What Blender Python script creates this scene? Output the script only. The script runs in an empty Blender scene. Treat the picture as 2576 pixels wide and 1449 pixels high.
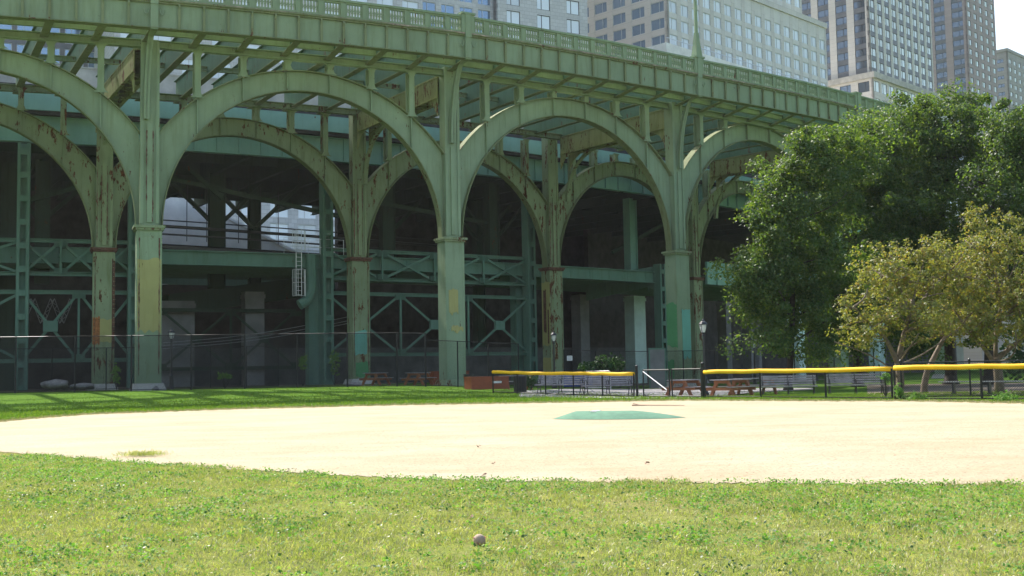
import bpy, math, random
import numpy as np
from mathutils import Vector, Matrix
random.seed(7); np.random.seed(7)
scene = bpy.context.scene

# ---------------------------------------------------------------- camera, sky, sun, exposure
FPX, YH, ROLL, EYE = 2900.0, 940.0, 0.018, 1.0
PITCH = math.atan((YH-724.5)/FPX)
cam_data = bpy.data.cameras.new("camera"); cam = bpy.data.objects.new("camera", cam_data)
scene.collection.objects.link(cam); scene.camera = cam
cam_data.sensor_width = 36; cam_data.lens = FPX/2576*36
cam_data.clip_start = 0.1; cam_data.clip_end = 5000
ROT = Matrix.Rotation(math.pi/2+PITCH, 3, 'X') @ Matrix.Rotation(-ROLL, 3, 'Z')
cam.matrix_world = Matrix.Translation((0, 0, EYE)) @ ROT.to_4x4()

SUN_EL, SUN_AZ = math.radians(46), math.radians(-34)     # azimuth measured from the view axis (+Y) to the right (+X)
world = bpy.data.worlds.new("World"); scene.world = world; world.use_nodes = True
wn = world.node_tree.nodes; bg = wn["Background"]
sky = wn.new("ShaderNodeTexSky"); sky.sky_type = 'NISHITA'; sky.sun_disc = False
sky.sun_elevation = SUN_EL; sky.sun_rotation = SUN_AZ; sky.air_density = 1.3; sky.dust_density = 3.0; sky.ozone_density = 1.0
world.node_tree.links.new(sky.outputs[0], bg.inputs[0]); bg.inputs[1].default_value = 0.15
sl = bpy.data.lights.new("sun", 'SUN'); sl.energy = 4.4; sl.angle = math.radians(0.55); sl.color = (1.0, 0.95, 0.86)
so = bpy.data.objects.new("sun", sl); scene.collection.objects.link(so)
sd = Vector((math.sin(SUN_AZ)*math.cos(SUN_EL), math.cos(SUN_AZ)*math.cos(SUN_EL), math.sin(SUN_EL)))
so.rotation_euler = sd.to_track_quat('Z', 'Y').to_euler()
scene.view_settings.view_transform = 'Standard'; scene.view_settings.look = 'None'
scene.view_settings.exposure = 1.15; scene.view_settings.gamma = 1

# ---------------------------------------------------------------- pixel (2576 wide) to world helpers
def ray(px, py):
    d = ROT @ Vector(((px-1288)/FPX, -(py-724.5)/FPX, -1)); return d
def at_z(px, py, z):
    d = ray(px, py); t = (z-EYE)/d.z; return Vector((d.x*t, d.y*t, z))
def at_y(px, py, y):
    d = ray(px, py); t = y/d.y; return Vector((d.x*t, y, EYE+d.z*t))
def sstep(a, b, v):
    t = min(1, max(0, (v-a)/(b-a))); return t*t*(3-2*t)
def H(x, y):
    return 0.45*sstep(38, 58, y)*sstep(-5, 8, -x) - 0.15*sstep(42, 48, y)*sstep(3, 8, x)
def gnd(px, py):
    z = 0
    for _ in range(30):
        p = at_z(px, py, z); z = 0.5*z+0.5*H(p.x, p.y)
    p = at_z(px, py, z); return Vector((p.x, p.y, H(p.x, p.y)))
def gx(px, y):                     # ground point in pixel column px at depth y
    yy = 940
    p = at_y(px, 950, y); return Vector((p.x, y, H(p.x, y)))

# ---------------------------------------------------------------- mesh builder
Z = Vector((0, 0, 1))
class Fr:
    def __init__(s, o, ax, ay=None, az=None):
        s.o = Vector(o); s.ax = Vector(ax).normalized(); s.az = Vector(az or (0, 0, 1)); s.ay = Vector(ay) if ay else s.az.cross(s.ax).normalized()
    def p(s, x, y, z): return s.o + s.ax*x + s.ay*y + s.az*z
WORLD = Fr((0, 0, 0), (1, 0, 0))
def fr2(p0, p1, z=0):
    d = Vector((p1[0]-p0[0], p1[1]-p0[1], 0)); return Fr((p0[0], p0[1], z), d), d.length
class MB:
    def __init__(s): s.v = []; s.f = []
    def hexa(s, c):                # 8 corners: bottom 4 ccw, top 4
        b = len(s.v); s.v += [tuple(q) for q in c]
        for f in ((0, 3, 2, 1), (4, 5, 6, 7), (0, 1, 5, 4), (1, 2, 6, 5), (2, 3, 7, 6), (3, 0, 4, 7)): s.f.append(tuple(b+i for i in f))
        return s
    def box(s, fr, x0, x1, y0, y1, z0, z1):
        return s.hexa([fr.p(x0, y0, z0), fr.p(x1, y0, z0), fr.p(x1, y1, z0), fr.p(x0, y1, z0), fr.p(x0, y0, z1), fr.p(x1, y0, z1), fr.p(x1, y1, z1), fr.p(x0, y1, z1)])
    def taper(s, fr, w0, d0, w1, d1, z0, z1):
        return s.hexa([fr.p(a*w/2, b*d/2, z) for (w, d, z) in ((w0, d0, z0), (w1, d1, z1)) for a, b in ((-1, -1), (1, -1), (1, 1), (-1, 1))])
    def beam(s, p0, p1, w, h, up=Z):
        p0 = Vector(p0); p1 = Vector(p1); ax = (p1-p0); L = ax.length
        if L < 1e-6: return s
        ax /= L; ay = Vector(up).cross(ax)
        if ay.length < 1e-4: ay = Vector((1, 0, 0)).cross(ax)
        ay.normalize(); az = ax.cross(ay)
        return s.box(Fr(p0, ax, ay, az), 0, L, -w/2, w/2, -h/2, h/2)
    def ibeam(s, p0, p1, w, h, t=.04, up=Z):
        p0 = Vector(p0); p1 = Vector(p1); ax = (p1-p0); L = ax.length; ax /= L; ay = Vector(up).cross(ax)
        if ay.length < 1e-4: ay = Vector((1, 0, 0)).cross(ax)
        ay.normalize(); az = ax.cross(ay); fr = Fr(p0, ax, ay, az)
        s.box(fr, 0, L, -w/2, w/2, h/2-t, h/2); s.box(fr, 0, L, -w/2, w/2, -h/2, -h/2+t); s.box(fr, 0, L, -t/2, t/2, -h/2+t, h/2-t); return s
    def tube(s, pts, rad, n=8, cap=True):
        pts = [Vector(p) for p in pts]
        if not isinstance(rad, (list, tuple)): rad = [rad]*len(pts)
        b = len(s.v); prev = None
        for i, p in enumerate(pts):
            d = (pts[min(i+1, len(pts)-1)]-pts[max(i-1, 0)]).normalized()
            if prev is None:
                a = d.cross(Vector((0, 1, 0)) if abs(d.y) < .9 else Vector((1, 0, 0))).normalized()
            else:
                a = (prev-d*prev.dot(d)).normalized()
            prev = a; c = d.cross(a)
            for k in range(n):
                t = 2*math.pi*k/n; s.v.append(tuple(p+(a*math.cos(t)+c*math.sin(t))*rad[i]))
        for i in range(len(pts)-1):
            for k in range(n):
                k2 = (k+1) % n; s.f.append((b+i*n+k, b+i*n+k2, b+(i+1)*n+k2, b+(i+1)*n+k))
        if cap:
            s.f.append(tuple(b+k for k in range(n-1, -1, -1))); s.f.append(tuple(b+(len(pts)-1)*n+k for k in range(n)))
        return s
    def lathe(s, o, prof, n=16):
        o = Vector(o); b = len(s.v)
        for r, z in prof:
            for k in range(n):
                t = 2*math.pi*k/n; s.v.append((o.x+r*math.cos(t), o.y+r*math.sin(t), o.z+z))
        for i in range(len(prof)-1):
            for k in range(n):
                k2 = (k+1) % n; s.f.append((b+i*n+k, b+i*n+k2, b+(i+1)*n+k2, b+(i+1)*n+k))
        s.f.append(tuple(b+k for k in range(n-1, -1, -1))); s.f.append(tuple(b+(len(prof)-1)*n+k for k in range(n)))
        return s
    def strip(s, fr, inner, outer, y0, y1):   # closed band between two (x,z) polylines, thickness y0..y1
        n = len(inner); b = len(s.v)
        for (xi, zi), (xo, zo) in zip(inner, outer):
            for x, z, y in ((xi, zi, y0), (xo, zo, y0), (xo, zo, y1), (xi, zi, y1)): s.v.append(tuple(fr.p(x, y, z)))
        for i in range(n-1):
            for k in range(4):
                k2 = (k+1) % 4; s.f.append((b+i*4+k, b+i*4+k2, b+(i+1)*4+k2, b+(i+1)*4+k))
        s.f.append((b+3, b+2, b+1, b)); e = b+(n-1)*4; s.f.append((e, e+1, e+2, e+3)); return s
    def prism(s, fr, poly, y0, y1):           # polygon in (x,z)
        b = len(s.v); n = len(poly)
        for y in (y0, y1):
            for x, z in poly: s.v.append(tuple(fr.p(x, y, z)))
        s.f.append(tuple(range(b, b+n))); s.f.append(tuple(range(b+2*n-1, b+n-1, -1)))
        for k in range(n):
            k2 = (k+1) % n; s.f.append((b+k2, b+k, b+n+k, b+n+k2))
        return s
    def build(s, name, mat, parent=None, smooth=False):
        me = bpy.data.meshes.new(name); me.from_pydata(s.v, [], s.f); me.update()
        if smooth:
            me.polygons.foreach_set('use_smooth', [True]*len(me.polygons))
        me.materials.append(mat); o = bpy.data.objects.new(name, me); scene.collection.objects.link(o)
        if parent: o.parent = parent
        return o
def recalc(o):
    import bmesh
    bm = bmesh.new(); bm.from_mesh(o.data); bmesh.ops.recalc_face_normals(bm, faces=bm.faces); bm.to_mesh(o.data); bm.free()
def tag(o, label=None, cat=None, group=None, kind=None):
    if label: o['label'] = label
    if cat: o['category'] = cat
    if group: o['group'] = group
    if kind: o['kind'] = kind
    return o
def root(name, loc, label, cat, group=None):
    o = bpy.data.objects.new(name, None); scene.collection.objects.link(o); o.location = loc; o.empty_display_size = .3
    return tag(o, label, cat, group)
def adopt(r, objs):                # geometry written in world space goes under an Empty at the thing's base
    for o in objs:
        o.parent = r; o.matrix_parent_inverse = Matrix.Translation(-Vector(r.location))
def copy_tree(o, parent=None):
    c = o.copy(); scene.collection.objects.link(c); c.parent = parent
    for ch in list(o.children): copy_tree(ch, c)
    return c

# ---------------------------------------------------------------- materials
def mat_new(name):
    m = bpy.data.materials.new(name); m.use_nodes = True; nt = m.node_tree; b = nt.nodes["Principled BSDF"]; return m, nt, b
def N(nt, t, **k):
    n = nt.nodes.new(t)
    for a, v in k.items(): setattr(n, a, v)
    return n
def noise(nt, scale, detail=4, rough=.6, vec=None, stretch=None):
    g = N(nt, 'ShaderNodeNewGeometry'); src = g.outputs['Position'] if vec is None else vec
    if stretch:
        mp = N(nt, 'ShaderNodeMapping'); mp.inputs['Scale'].default_value = stretch; nt.links.new(src, mp.inputs[0]); src = mp.outputs[0]
    n = N(nt, 'ShaderNodeTexNoise'); n.inputs['Scale'].default_value = scale; n.inputs['Detail'].default_value = detail; n.inputs['Roughness'].default_value = rough
    nt.links.new(src, n.inputs['Vector']); return n.outputs['Fac']
def ramp(nt, fac, stops):
    r = N(nt, 'ShaderNodeValToRGB'); e = r.color_ramp.elements
    while len(e) < len(stops): e.new(.5)
    for el, (p, c) in zip(e, stops):
        el.position = p; el.color = (c, c, c, 1) if not hasattr(c, '__len__') else (*c, 1)
    nt.links.new(fac, r.inputs[0]); return r.outputs[0]
def mix(nt, fac, a, b, mode='MIX'):
    m = N(nt, 'ShaderNodeMix', data_type='RGBA', blend_type=mode)
    for sock, v in ((m.inputs[0], fac), (m.inputs[6], a), (m.inputs[7], b)):
        if hasattr(v, 'links'): nt.links.new(v, sock)
        elif hasattr(v, '__len__'): sock.default_value = (*v, 1)
        else: sock.default_value = v
    return m.outputs[2]
def bump(nt, b, h, strength=.3, dist=.02):
    n = N(nt, 'ShaderNodeBump'); n.inputs['Strength'].default_value = strength; n.inputs['Distance'].default_value = dist
    nt.links.new(h, n.inputs['Height']); nt.links.new(n.outputs[0], b.inputs['Normal'])
def simple(name, col, rough=.6, var=.15, scale=3, metal=0, spec=.5, bmp=0):
    m, nt, b = mat_new(name); f = noise(nt, scale)
    lo = tuple(c*(1-var) for c in col); hi = tuple(min(1, c*(1+var)) for c in col)
    nt.links.new(ramp(nt, f, [(.3, lo), (.7, hi)]), b.inputs['Base Color']); b.inputs['Roughness'].default_value = rough
    b.inputs['Metallic'].default_value = metal; b.inputs['Specular IOR Level'].default_value = spec
    if bmp: bump(nt, b, noise(nt, scale*8), bmp, .01)
    return m
def paint(name, col, rust=.0, dirt=.5, rough=.8):
    m, nt, b = mat_new(name)
    big = noise(nt, .35, 5); c = mix(nt, ramp(nt, big, [(.35, 0), (.7, 1)]), tuple(x*.86 for x in col), tuple(x*1.1 for x in col))
    st = noise(nt, 1.6, 6, .65, stretch=(2.2, 2.2, .22))
    c = mix(nt, ramp(nt, st, [(.50, 0), (.72, dirt)]), c, tuple(q*k for q, k in zip(col, (.62, .58, .42))))
    fine = noise(nt, 14, 3); c = mix(nt, ramp(nt, fine, [(.2, .12), (.8, 0)]), c, tuple(q*.6 for q in col))
    # rust: blotches multiplied by vertical streaks
    r1 = noise(nt, 1.1, 6, .72, stretch=(1, 1, .3)); r2 = noise(nt, 4.5, 6, .7, stretch=(1, 1, .35))
    mul = N(nt, 'ShaderNodeMath', operation='MULTIPLY'); nt.links.new(r1, mul.inputs[0]); nt.links.new(r2, mul.inputs[1])
    t = .40-.14*rust
    rm = ramp(nt, mul.outputs[0], [(t, 0), (t+.035, 1)])
    rc = ramp(nt, noise(nt, 9), [(.3, (.045, .018, .012)), (.55, (.12, .045, .02)), (.75, (.22, .09, .03))])
    c = mix(nt, rm, c, rc)
    nt.links.new(c, b.inputs['Base Color']); b.inputs['Roughness'].default_value = rough; b.inputs['Specular IOR Level'].default_value = .12
    bump(nt, b, fine, .12, .01); return m
GREEN = (.245, .322, .205)
M = {}
M['paint'] = paint('green_paint', GREEN, .25, .55)
M['paint_old'] = paint('weathered_green_paint', (.24, .295, .175), .75, .9)
M['paint_edge'] = paint('worn_edge_and_bounce_paint', (.20, .235, .125), .5, .9)  # brownish edge dirt; the olive also paints in ground bounce under the flanges
M['peel'] = simple('peeling_paint_and_rust', (.27, .22, .17), .9, .7, 3)
M['web'] = paint('painted_shade_web', (.095, .175, .105), .45, .6)  # darker copy of the green paint, shade on the floor beam webs put in
M['paint_rusty'] = paint('rusty_yellow_green_paint', (.26, .29, .13), .8, .8)
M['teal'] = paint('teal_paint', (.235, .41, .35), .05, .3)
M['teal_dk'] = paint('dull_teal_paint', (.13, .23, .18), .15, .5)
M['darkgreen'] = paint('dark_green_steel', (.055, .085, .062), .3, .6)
M['rust'] = simple('rust_brown', (.11, .05, .03), .85, .5, 6)
M['yellowpaint'] = paint('ochre_primer', (.36, .34, .14), .3, .4)
M['tealpatch'] = paint('teal_patch_paint', (.17, .42, .34), .0, .3)
M['greenpatch'] = paint('mid_green_patch_paint', (.10, .30, .13), .0, .3)
M['orangerust'] = simple('orange_rust', (.30, .11, .03), .8, .5, 5)
M['concrete'] = simple('concrete', (.42, .40, .36), .85, .22, .8, bmp=.2)
M['concrete_pale'] = simple('pale_concrete', (.76, .74, .70), .85, .15, .5, bmp=.2)  # raised pale base also stands in for sunlight on the ramp wall
M['pier'] = simple('pier_concrete', (.20, .20, .205), .85, .25, .7, bmp=.2)
M['yardwall'] = simple('dark_yard_wall', (.095, .098, .10), .9, .35, .9)  # even dark grey base for the yard wall
M['pier_teal'] = simple('pale_teal_pier_paint', (.50, .66, .62), .75, .15, .7)
M['wall_dark'] = simple('deep_shade_masonry', (.045, .042, .042), .9, .5, .9)  # near-black base puts the deep shade under the bridge into the colour
M['black'] = simple('black_coated_steel', (.009, .010, .010), .45, .3, 6, spec=.35)
M['blackiron'] = simple('black_cast_iron', (.02, .02, .022), .4, .3, 6)
M['yellow'] = simple('yellow_vinyl_cap', (.74, .43, .015), .7, .12, 2.5, spec=.2)
M['galv'] = simple('galvanised_steel', (.5, .52, .54), .35, .15, 6, metal=.6)
M['slat'] = simple('grey_bench_slat', (.29, .265, .27), .55, .3, 5)
M['plank'] = simple('pale_plank', (.42, .40, .37), .6, .2, 5)
M['orangewood'] = simple('orange_stained_wood', (.30, .105, .035), .55, .25, 5)
M['redbox'] = simple('red_orange_plastic', (.24, .055, .02), .6, .15, 3)
M['white'] = simple('white_sheet', (.7, .7, .68), .5, .1, 3)
M['blue'] = simple('blue_tarpaulin', (.02, .05, .22), .5, .3, 3)
M['rock'] = simple('grey_rock', (.2, .19, .18), .9, .4, 4, bmp=.5)
M['moundgreen'] = simple('green_turf_mat', (.062, .165, .10), .9, .18, 7, bmp=.2)
M['asphalt'] = simple('pale_asphalt', (.27, .255, .26), .9, .15, 4, bmp=.1)
M['bark'] = simple('dark_bark', (.045, .035, .028), .9, .4, 8, bmp=.6)
M['bark_pale'] = simple('grey_brown_bark', (.15, .115, .08), .9, .35, 9, bmp=.6)
M['stick'] = simple('dry_stick', (.16, .09, .06), .9, .3, 8)
M['glasslamp'] = simple('frosted_lamp_glass', (.62, .62, .58), .2, .05, 3)

def glass_win(name, col, rough=.06, met=.55):
    m, nt, b = mat_new(name); f = noise(nt, .12, 3, .5)
    oi = N(nt, 'ShaderNodeObjectInfo'); c = ramp(nt, f, [(.3, tuple(c*.8 for c in col)), (.7, col)])
    c = mix(nt, ramp(nt, oi.outputs['Random'], [(.55, 0), (1, .55)]), c, tuple(q*.45 for q in col))
    nt.links.new(c, b.inputs['Base Color'])
    b.inputs['Roughness'].default_value = rough; b.inputs['Metallic'].default_value = met; b.inputs['Specular IOR Level'].default_value = .9
    return m
M['glass_pale'] = glass_win('painted_sky_glass', (.88, .94, 1.0), .15, .0)  # bright sky reflection painted in as a near-white, non-metallic base
M['glass_blue'] = glass_win('blue_reflecting_glass', (.26, .36, .48))
M['glass_dark'] = glass_win('dark_window_glass', (.16, .20, .25))
def masonry(name, col, sx=1.2, sz=.6, var=.08):
    m, nt, b = mat_new(name)
    tc = N(nt, 'ShaderNodeTexCoord'); br = N(nt, 'ShaderNodeTexBrick')
    mp = N(nt, 'ShaderNodeMapping'); mp.inputs['Rotation'].default_value = (math.pi/2, 0, 0); nt.links.new(tc.outputs['Object'], mp.inputs[0])
    sepn = N(nt, 'ShaderNodeSeparateXYZ'); nt.links.new(tc.outputs['Object'], sepn.inputs[0])
    add = N(nt, 'ShaderNodeMath', operation='ADD'); nt.links.new(sepn.outputs[0], add.inputs[0]); nt.links.new(sepn.outputs[1], add.inputs[1])
    cb = N(nt, 'ShaderNodeCombineXYZ'); nt.links.new(add.outputs[0], cb.inputs[0]); nt.links.new(sepn.outputs[2], cb.inputs[1])
    nt.links.new(cb.outputs[0], br.inputs['Vector'])
    br.inputs['Scale'].default_value = 1; br.inputs['Brick Width'].default_value = sx; br.inputs['Row Height'].default_value = sz; br.inputs['Mortar Size'].default_value = .02
    br.inputs['Color1'].default_value = (*[c*(1-var) for c in col], 1); br.inputs['Color2'].default_value = (*[c*(1+var) for c in col], 1); br.inputs['Mortar'].default_value = (*[c*.6 for c in col], 1)
    c = mix(nt, ramp(nt, noise(nt, .08, 5), [(.35, .0), (.7, .25)]), br.outputs[0], tuple(q*.6 for q in col))
    nt.links.new(c, b.inputs['Base Color']); b.inputs['Roughness'].default_value = .8; return m
M['stone_pale'] = masonry('pale_stone_cladding', (.58, .575, .57))
M['stone_beige'] = masonry('hazed_beige_precast', (.60, .57, .52), 2.4, 1.5, .05)  # lightened base: distance haze on the beige tower put into the colour
M['stone_beige_trim'] = simple('beige_trim', (.63, .605, .56), .8, .08, .5)
M['brick_tan'] = masonry('hazed_tan_brick', (.58, .55, .51), 2, 1, .05)  # tan paled to carry some of the haze
M['brick_brown'] = masonry('hazed_brown_brick', (.36, .29, .285), 2, 1, .06)  # brown paled likewise, haze painted into the wall
M['brick_grey'] = masonry('grey_brown_brick', (.34, .32, .31), 2, 1, .06)
M['spandrel_dark'] = simple('dark_spandrel', (.12, .125, .135), .4, .2, .5)
M['frame_dark'] = simple('dark_window_frame', (.05, .055, .06), .5, .1, 1)
M['frame_pale'] = simple('pale_window_frame', (.55, .57, .58), .4, .1, 1)

def leafmat(name, c1, c2, c3, trans=.45, rough=.5, tint=(2.1, 1.9, .5), spec=.28):
    m, nt, b = mat_new(name)
    f = noise(nt, .9, 3); g = noise(nt, 7.0, 2)
    c = mix(nt, ramp(nt, f, [(.35, 0), (.65, 1)]), c1, c2); c = mix(nt, ramp(nt, g, [(.5, 0), (.68, 1)]), c, c3)
    nt.links.new(c, b.inputs['Base Color']); b.inputs['Roughness'].default_value = rough; b.inputs['Specular IOR Level'].default_value = spec
    tr = N(nt, 'ShaderNodeBsdfTranslucent'); tc = mix(nt, 1.0, c, tint, 'MULTIPLY'); nt.links.new(tc, tr.inputs[0])
    ms = N(nt, 'ShaderNodeMixShader'); ms.inputs[0].default_value = trans
    nt.links.new(b.outputs[0], ms.inputs[1]); nt.links.new(tr.outputs[0], ms.inputs[2])
    nt.links.new(ms.outputs[0], nt.nodes['Material Output'].inputs[0]); return m
M['maple'] = leafmat('maple_leaf', (.038, .085, .032), (.062, .12, .036), (.13, .175, .045), .48)
M['crab'] = leafmat('crabapple_leaf', (.12, .155, .05), (.17, .19, .06), (.22, .15, .065), .42, .5, (1.9, 1.8, .6))
M['shrub'] = leafmat('weed_leaf', (.09, .19, .045), (.13, .24, .06), (.24, .32, .12), .35, .6, (1.4, 1.7, .5), .08)
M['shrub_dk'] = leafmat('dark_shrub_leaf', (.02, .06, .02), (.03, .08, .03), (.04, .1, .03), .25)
M['blade'] = leafmat('grass_blade', (.175, .215, .07), (.24, .265, .105), (.40, .385, .22), .38, .5, (1.45, 1.55, .5), .35)
M['blade_dry'] = leafmat('dry_grass_blade', (.36, .31, .19), (.27, .25, .13), (.46, .40, .27), .25, .5, (1.2, 1.1, .7))

def grass_ground():
    m, nt, b = mat_new('lawn_soil')
    f1 = noise(nt, 1.1, 6, .7); f2 = noise(nt, 9, 5, .7); f3 = noise(nt, .16, 4)
    c = mix(nt, ramp(nt, f1, [(.35, 0), (.65, 1)]), (.12, .15, .04), (.18, .21, .055))
    c = mix(nt, ramp(nt, f2, [(.45, 0), (.7, .8)]), c, (.21, .19, .08))
    c = mix(nt, ramp(nt, f3, [(.5, 0), (.68, .5)]), c, (.24, .19, .10))
    nt.links.new(c, b.inputs['Base Color']); b.inputs['Roughness'].default_value = 1; b.inputs['Specular IOR Level'].default_value = 0
    g = N(nt, 'ShaderNodeNewGeometry'); sx = N(nt, 'ShaderNodeSeparateXYZ'); nt.links.new(g.outputs['Position'], sx.inputs[0])
    mr = N(nt, 'ShaderNodeMapRange'); mr.inputs[1].default_value = 22; mr.inputs[2].default_value = 34; nt.links.new(sx.outputs[1], mr.inputs[0])
    c2 = mix(nt, ramp(nt, f1, [(.3, 0), (.7, 1)]), (.06, .125, .02), (.105, .175, .035))
    nt.links.new(mix(nt, mr.outputs[0], c, c2), b.inputs['Base Color'])
    bump(nt, b, f2, .8, .06); return m
M['lawn'] = grass_ground()
def sandmat():
    m, nt, b = mat_new('infield_sand')
    f1 = noise(nt, .5, 6, .6); f2 = noise(nt, 10, 6, .7, stretch=(1, .5, 1))
    f4 = noise(nt, 1.3, 7, .75, stretch=(.35, 1, 1))
    c = mix(nt, ramp(nt, f1, [(.35, 0), (.7, 1)]), (.39, .338, .242), (.34, .278, .185))
    c = mix(nt, ramp(nt, f4, [(.5, 0), (.72, .8)]), c, (.33, .25, .15))
    c = mix(nt, ramp(nt, f2, [(.6, 0), (.75, .5)]), c, (.30, .21, .13))
    c = mix(nt, ramp(nt, noise(nt, 28, 2, .5, stretch=(1, .6, 1)), [(.62, 0), (.69, .8)]), c, (.17, .11, .07))
    nt.links.new(c, b.inputs['Base Color']); b.inputs['Roughness'].default_value = .95; b.inputs['Specular IOR Level'].default_value = .1
    bump(nt, b, noise(nt, 5, 8, .7), 1.0, .05); return m
M['sand'] = sandmat()
M['dirt'] = simple('bare_dirt', (.13, .10, .07), .95, .35, 1.5, bmp=.5)  # brown of the bare soil itself

# ---------------------------------------------------------------- the ground
def grid(name, x0, x1, y0, y1, nx, ny, mat, dz=0, spread=1.0):
    xs = [x0+(x1-x0)*i/nx for i in range(nx+1)]; ys = [y0+(y1-y0)*j/ny for j in range(ny+1)]
    v = [(x, y, H(x, y)+dz) for y in ys for x in xs]
    f = [(j*(nx+1)+i, j*(nx+1)+i+1, (j+1)*(nx+1)+i+1, (j+1)*(nx+1)+i) for j in range(ny) for i in range(nx)]
    mb = MB(); mb.v = v; mb.f = f; o = mb.build(name, mat, smooth=True); o['kind'] = 'structure'; return o
gr = MB()
xs = [-1500, -400, -120]+[-60+2*i for i in range(61)]+[120, 400, 1500]
ys = [-200, -20]+[1.5*i for i in range(67)]+[140, 300, 800, 2500]
gr.v = [(x, y, H(x, y)) for y in ys for x in xs]; nx = len(xs)
gr.f = [(j*nx+i, j*nx+i+1, (j+1)*nx+i+1, (j+1)*nx+i) for j in range(len(ys)-1) for i in range(nx-1)]
o = gr.build('ground', M['lawn'], smooth=True); o['kind'] = 'structure'

NEAR = [(-500, 1098), (-200, 1118), (0, 1137), (120, 1146), (260, 1160), (420, 1171), (560, 1180), (700, 1187), (850, 1196), (1000, 1203), (1200, 1210), (1400, 1213), (1600, 1214), (1800, 1216), (2000, 1217), (2200, 1218), (2400, 1220), (2576, 1220), (2900, 1222), (3300, 1226)]
FAR = [(-500, 1092), (-200, 1078), (0, 1062), (100, 1053), (230, 1043), (400, 1037), (600, 1030), (800, 1025), (1000, 1020), (1200, 1017), (1500, 1012), (1700, 1008), (1900, 1009), (2100, 1010), (2250, 1010), (2400, 1012), (2576, 1016), (2900, 1022), (3300, 1030)]
def edge_pts(tab, n, amp):
    out = []
    for i in range(n):
        px = -500+3800*i/(n-1)
        for (a, ya), (b, yb) in zip(tab, tab[1:]):
            if a <= px <= b: py = ya+(yb-ya)*(px-a)/(b-a); break
        p = gnd(px, py)
        w = amp*(.6*math.sin(i*.61)+.5*math.sin(i*1.37+1)+.4*math.sin(i*2.9+2)+random.uniform(-.5, .5))
        a_ = math.atan2(p.x, p.y); r_ = math.hypot(p.x, p.y)+w; out.append((a_, r_))
    A_ = np.array(out); aa = np.linspace(-.9, .9, n); rr = np.interp(aa, A_[:, 0], A_[:, 1])
    return [(r*math.sin(a), r*math.cos(a)) for a, r in zip(aa, rr)]
NE = edge_pts(NEAR, 900, .10); FE = edge_pts(FAR, 900, .30)
sb = MB(); n = len(NE); R_ = 60
for (a, b) in zip(NE, FE):
    for k in range(R_+1):
        t = k/R_; x = a[0]+(b[0]-a[0])*t; y = a[1]+(b[1]-a[1])*t; sb.v.append((x, y, H(x, y)+.006))
for i in range(n-1):
    for k in range(R_): sb.f.append((i*(R_+1)+k, (i+1)*(R_+1)+k, (i+1)*(R_+1)+k+1, i*(R_+1)+k+1))
o = sb.build('infield_sand', M['sand'], smooth=True); o['kind'] = 'structure'
def near_edge_y(px_x, y):           # is a ground point on the near lawn side of the sand
    return None
NEx = np.array([[p[0], p[1]] for p in NE]); NEang = np.arctan2(NEx[:, 0], NEx[:, 1]); NEr = np.hypot(NEx[:, 0], NEx[:, 1])
FEx = np.array([[p[0], p[1]] for p in FE]); FEang = np.arctan2(FEx[:, 0], FEx[:, 1]); FEr = np.hypot(FEx[:, 0], FEx[:, 1])

# ---------------------------------------------------------------- fast leaf / blade meshes
def quad_mesh(name, P, mat, parent=None):
    n = len(P)
    me = bpy.data.meshes.new(name); me.vertices.add(n*4); me.loops.add(n*4); me.polygons.add(n)
    me.vertices.foreach_set('co', P.reshape(-1).astype(np.float32)); me.loops.foreach_set('vertex_index', np.arange(n*4, dtype=np.int32))
    me.polygons.foreach_set('loop_start', np.arange(0, n*4, 4, dtype=np.int32)); me.update(calc_edges=True)
    me.materials.append(mat); o = bpy.data.objects.new(name, me); scene.collection.objects.link(o)
    if parent: o.parent = parent
    return o
def blades(pts, h, w, lean=.6):
    n = len(pts); a = np.random.rand(n)*2*np.pi; hh = h*(.5+np.random.rand(n)); ww = w*(.6+.8*np.random.rand(n))
    side = np.stack([np.cos(a), np.sin(a), np.zeros(n)], 1)*ww[:, None]/2
    b = np.random.rand(n)*2*np.pi; l = lean*(.2+np.random.rand(n))
    tip = pts+np.stack([np.cos(b)*l*hh, np.sin(b)*l*hh, hh*np.clip(1-.35*l, .3, 1)], 1)
    mid = pts+(tip-pts)*.55+np.array([0, 0, 1])*(hh*.12)[:, None]
    return np.stack([pts-side, pts+side, mid+side*.8, tip], 1), np.stack([pts-side, mid-side*.7, tip, mid+side*.7], 1)
def leaves(c, size, nrm=None, flat=.5):
    n = len(c); u = np.random.randn(n, 3)
    if nrm is not None: u = u*flat+nrm
    u /= np.linalg.norm(u, axis=1)[:, None]+1e-9
    t = np.random.randn(n, 3); t -= (t*u).sum(1)[:, None]*u; t /= np.linalg.norm(t, axis=1)[:, None]+1e-9
    s = np.cross(u, t); L = (size*(.6+.8*np.random.rand(n)))[:, None]
    return np.stack([c-t*L*.5, c+s*L*.36, c+t*L*.55, c-s*L*.36], 1)
def Hn(x, y): return np.array([H(a, b) for a, b in zip(x, y)])

_VN = np.random.rand(256, 256)
def vnoise(x, y, f):
    x = np.asarray(x)*f+40; y = np.asarray(y)*f+40; i = np.floor(x).astype(int); j = np.floor(y).astype(int); u = x-i; v = y-j
    u = u*u*(3-2*u); v = v*v*(3-2*v); g = lambda a, b: _VN[a % 256, b % 256]
    return (g(i, j)*(1-u)+g(i+1, j)*u)*(1-v)+(g(i, j+1)*(1-u)+g(i+1, j+1)*u)*v
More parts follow.
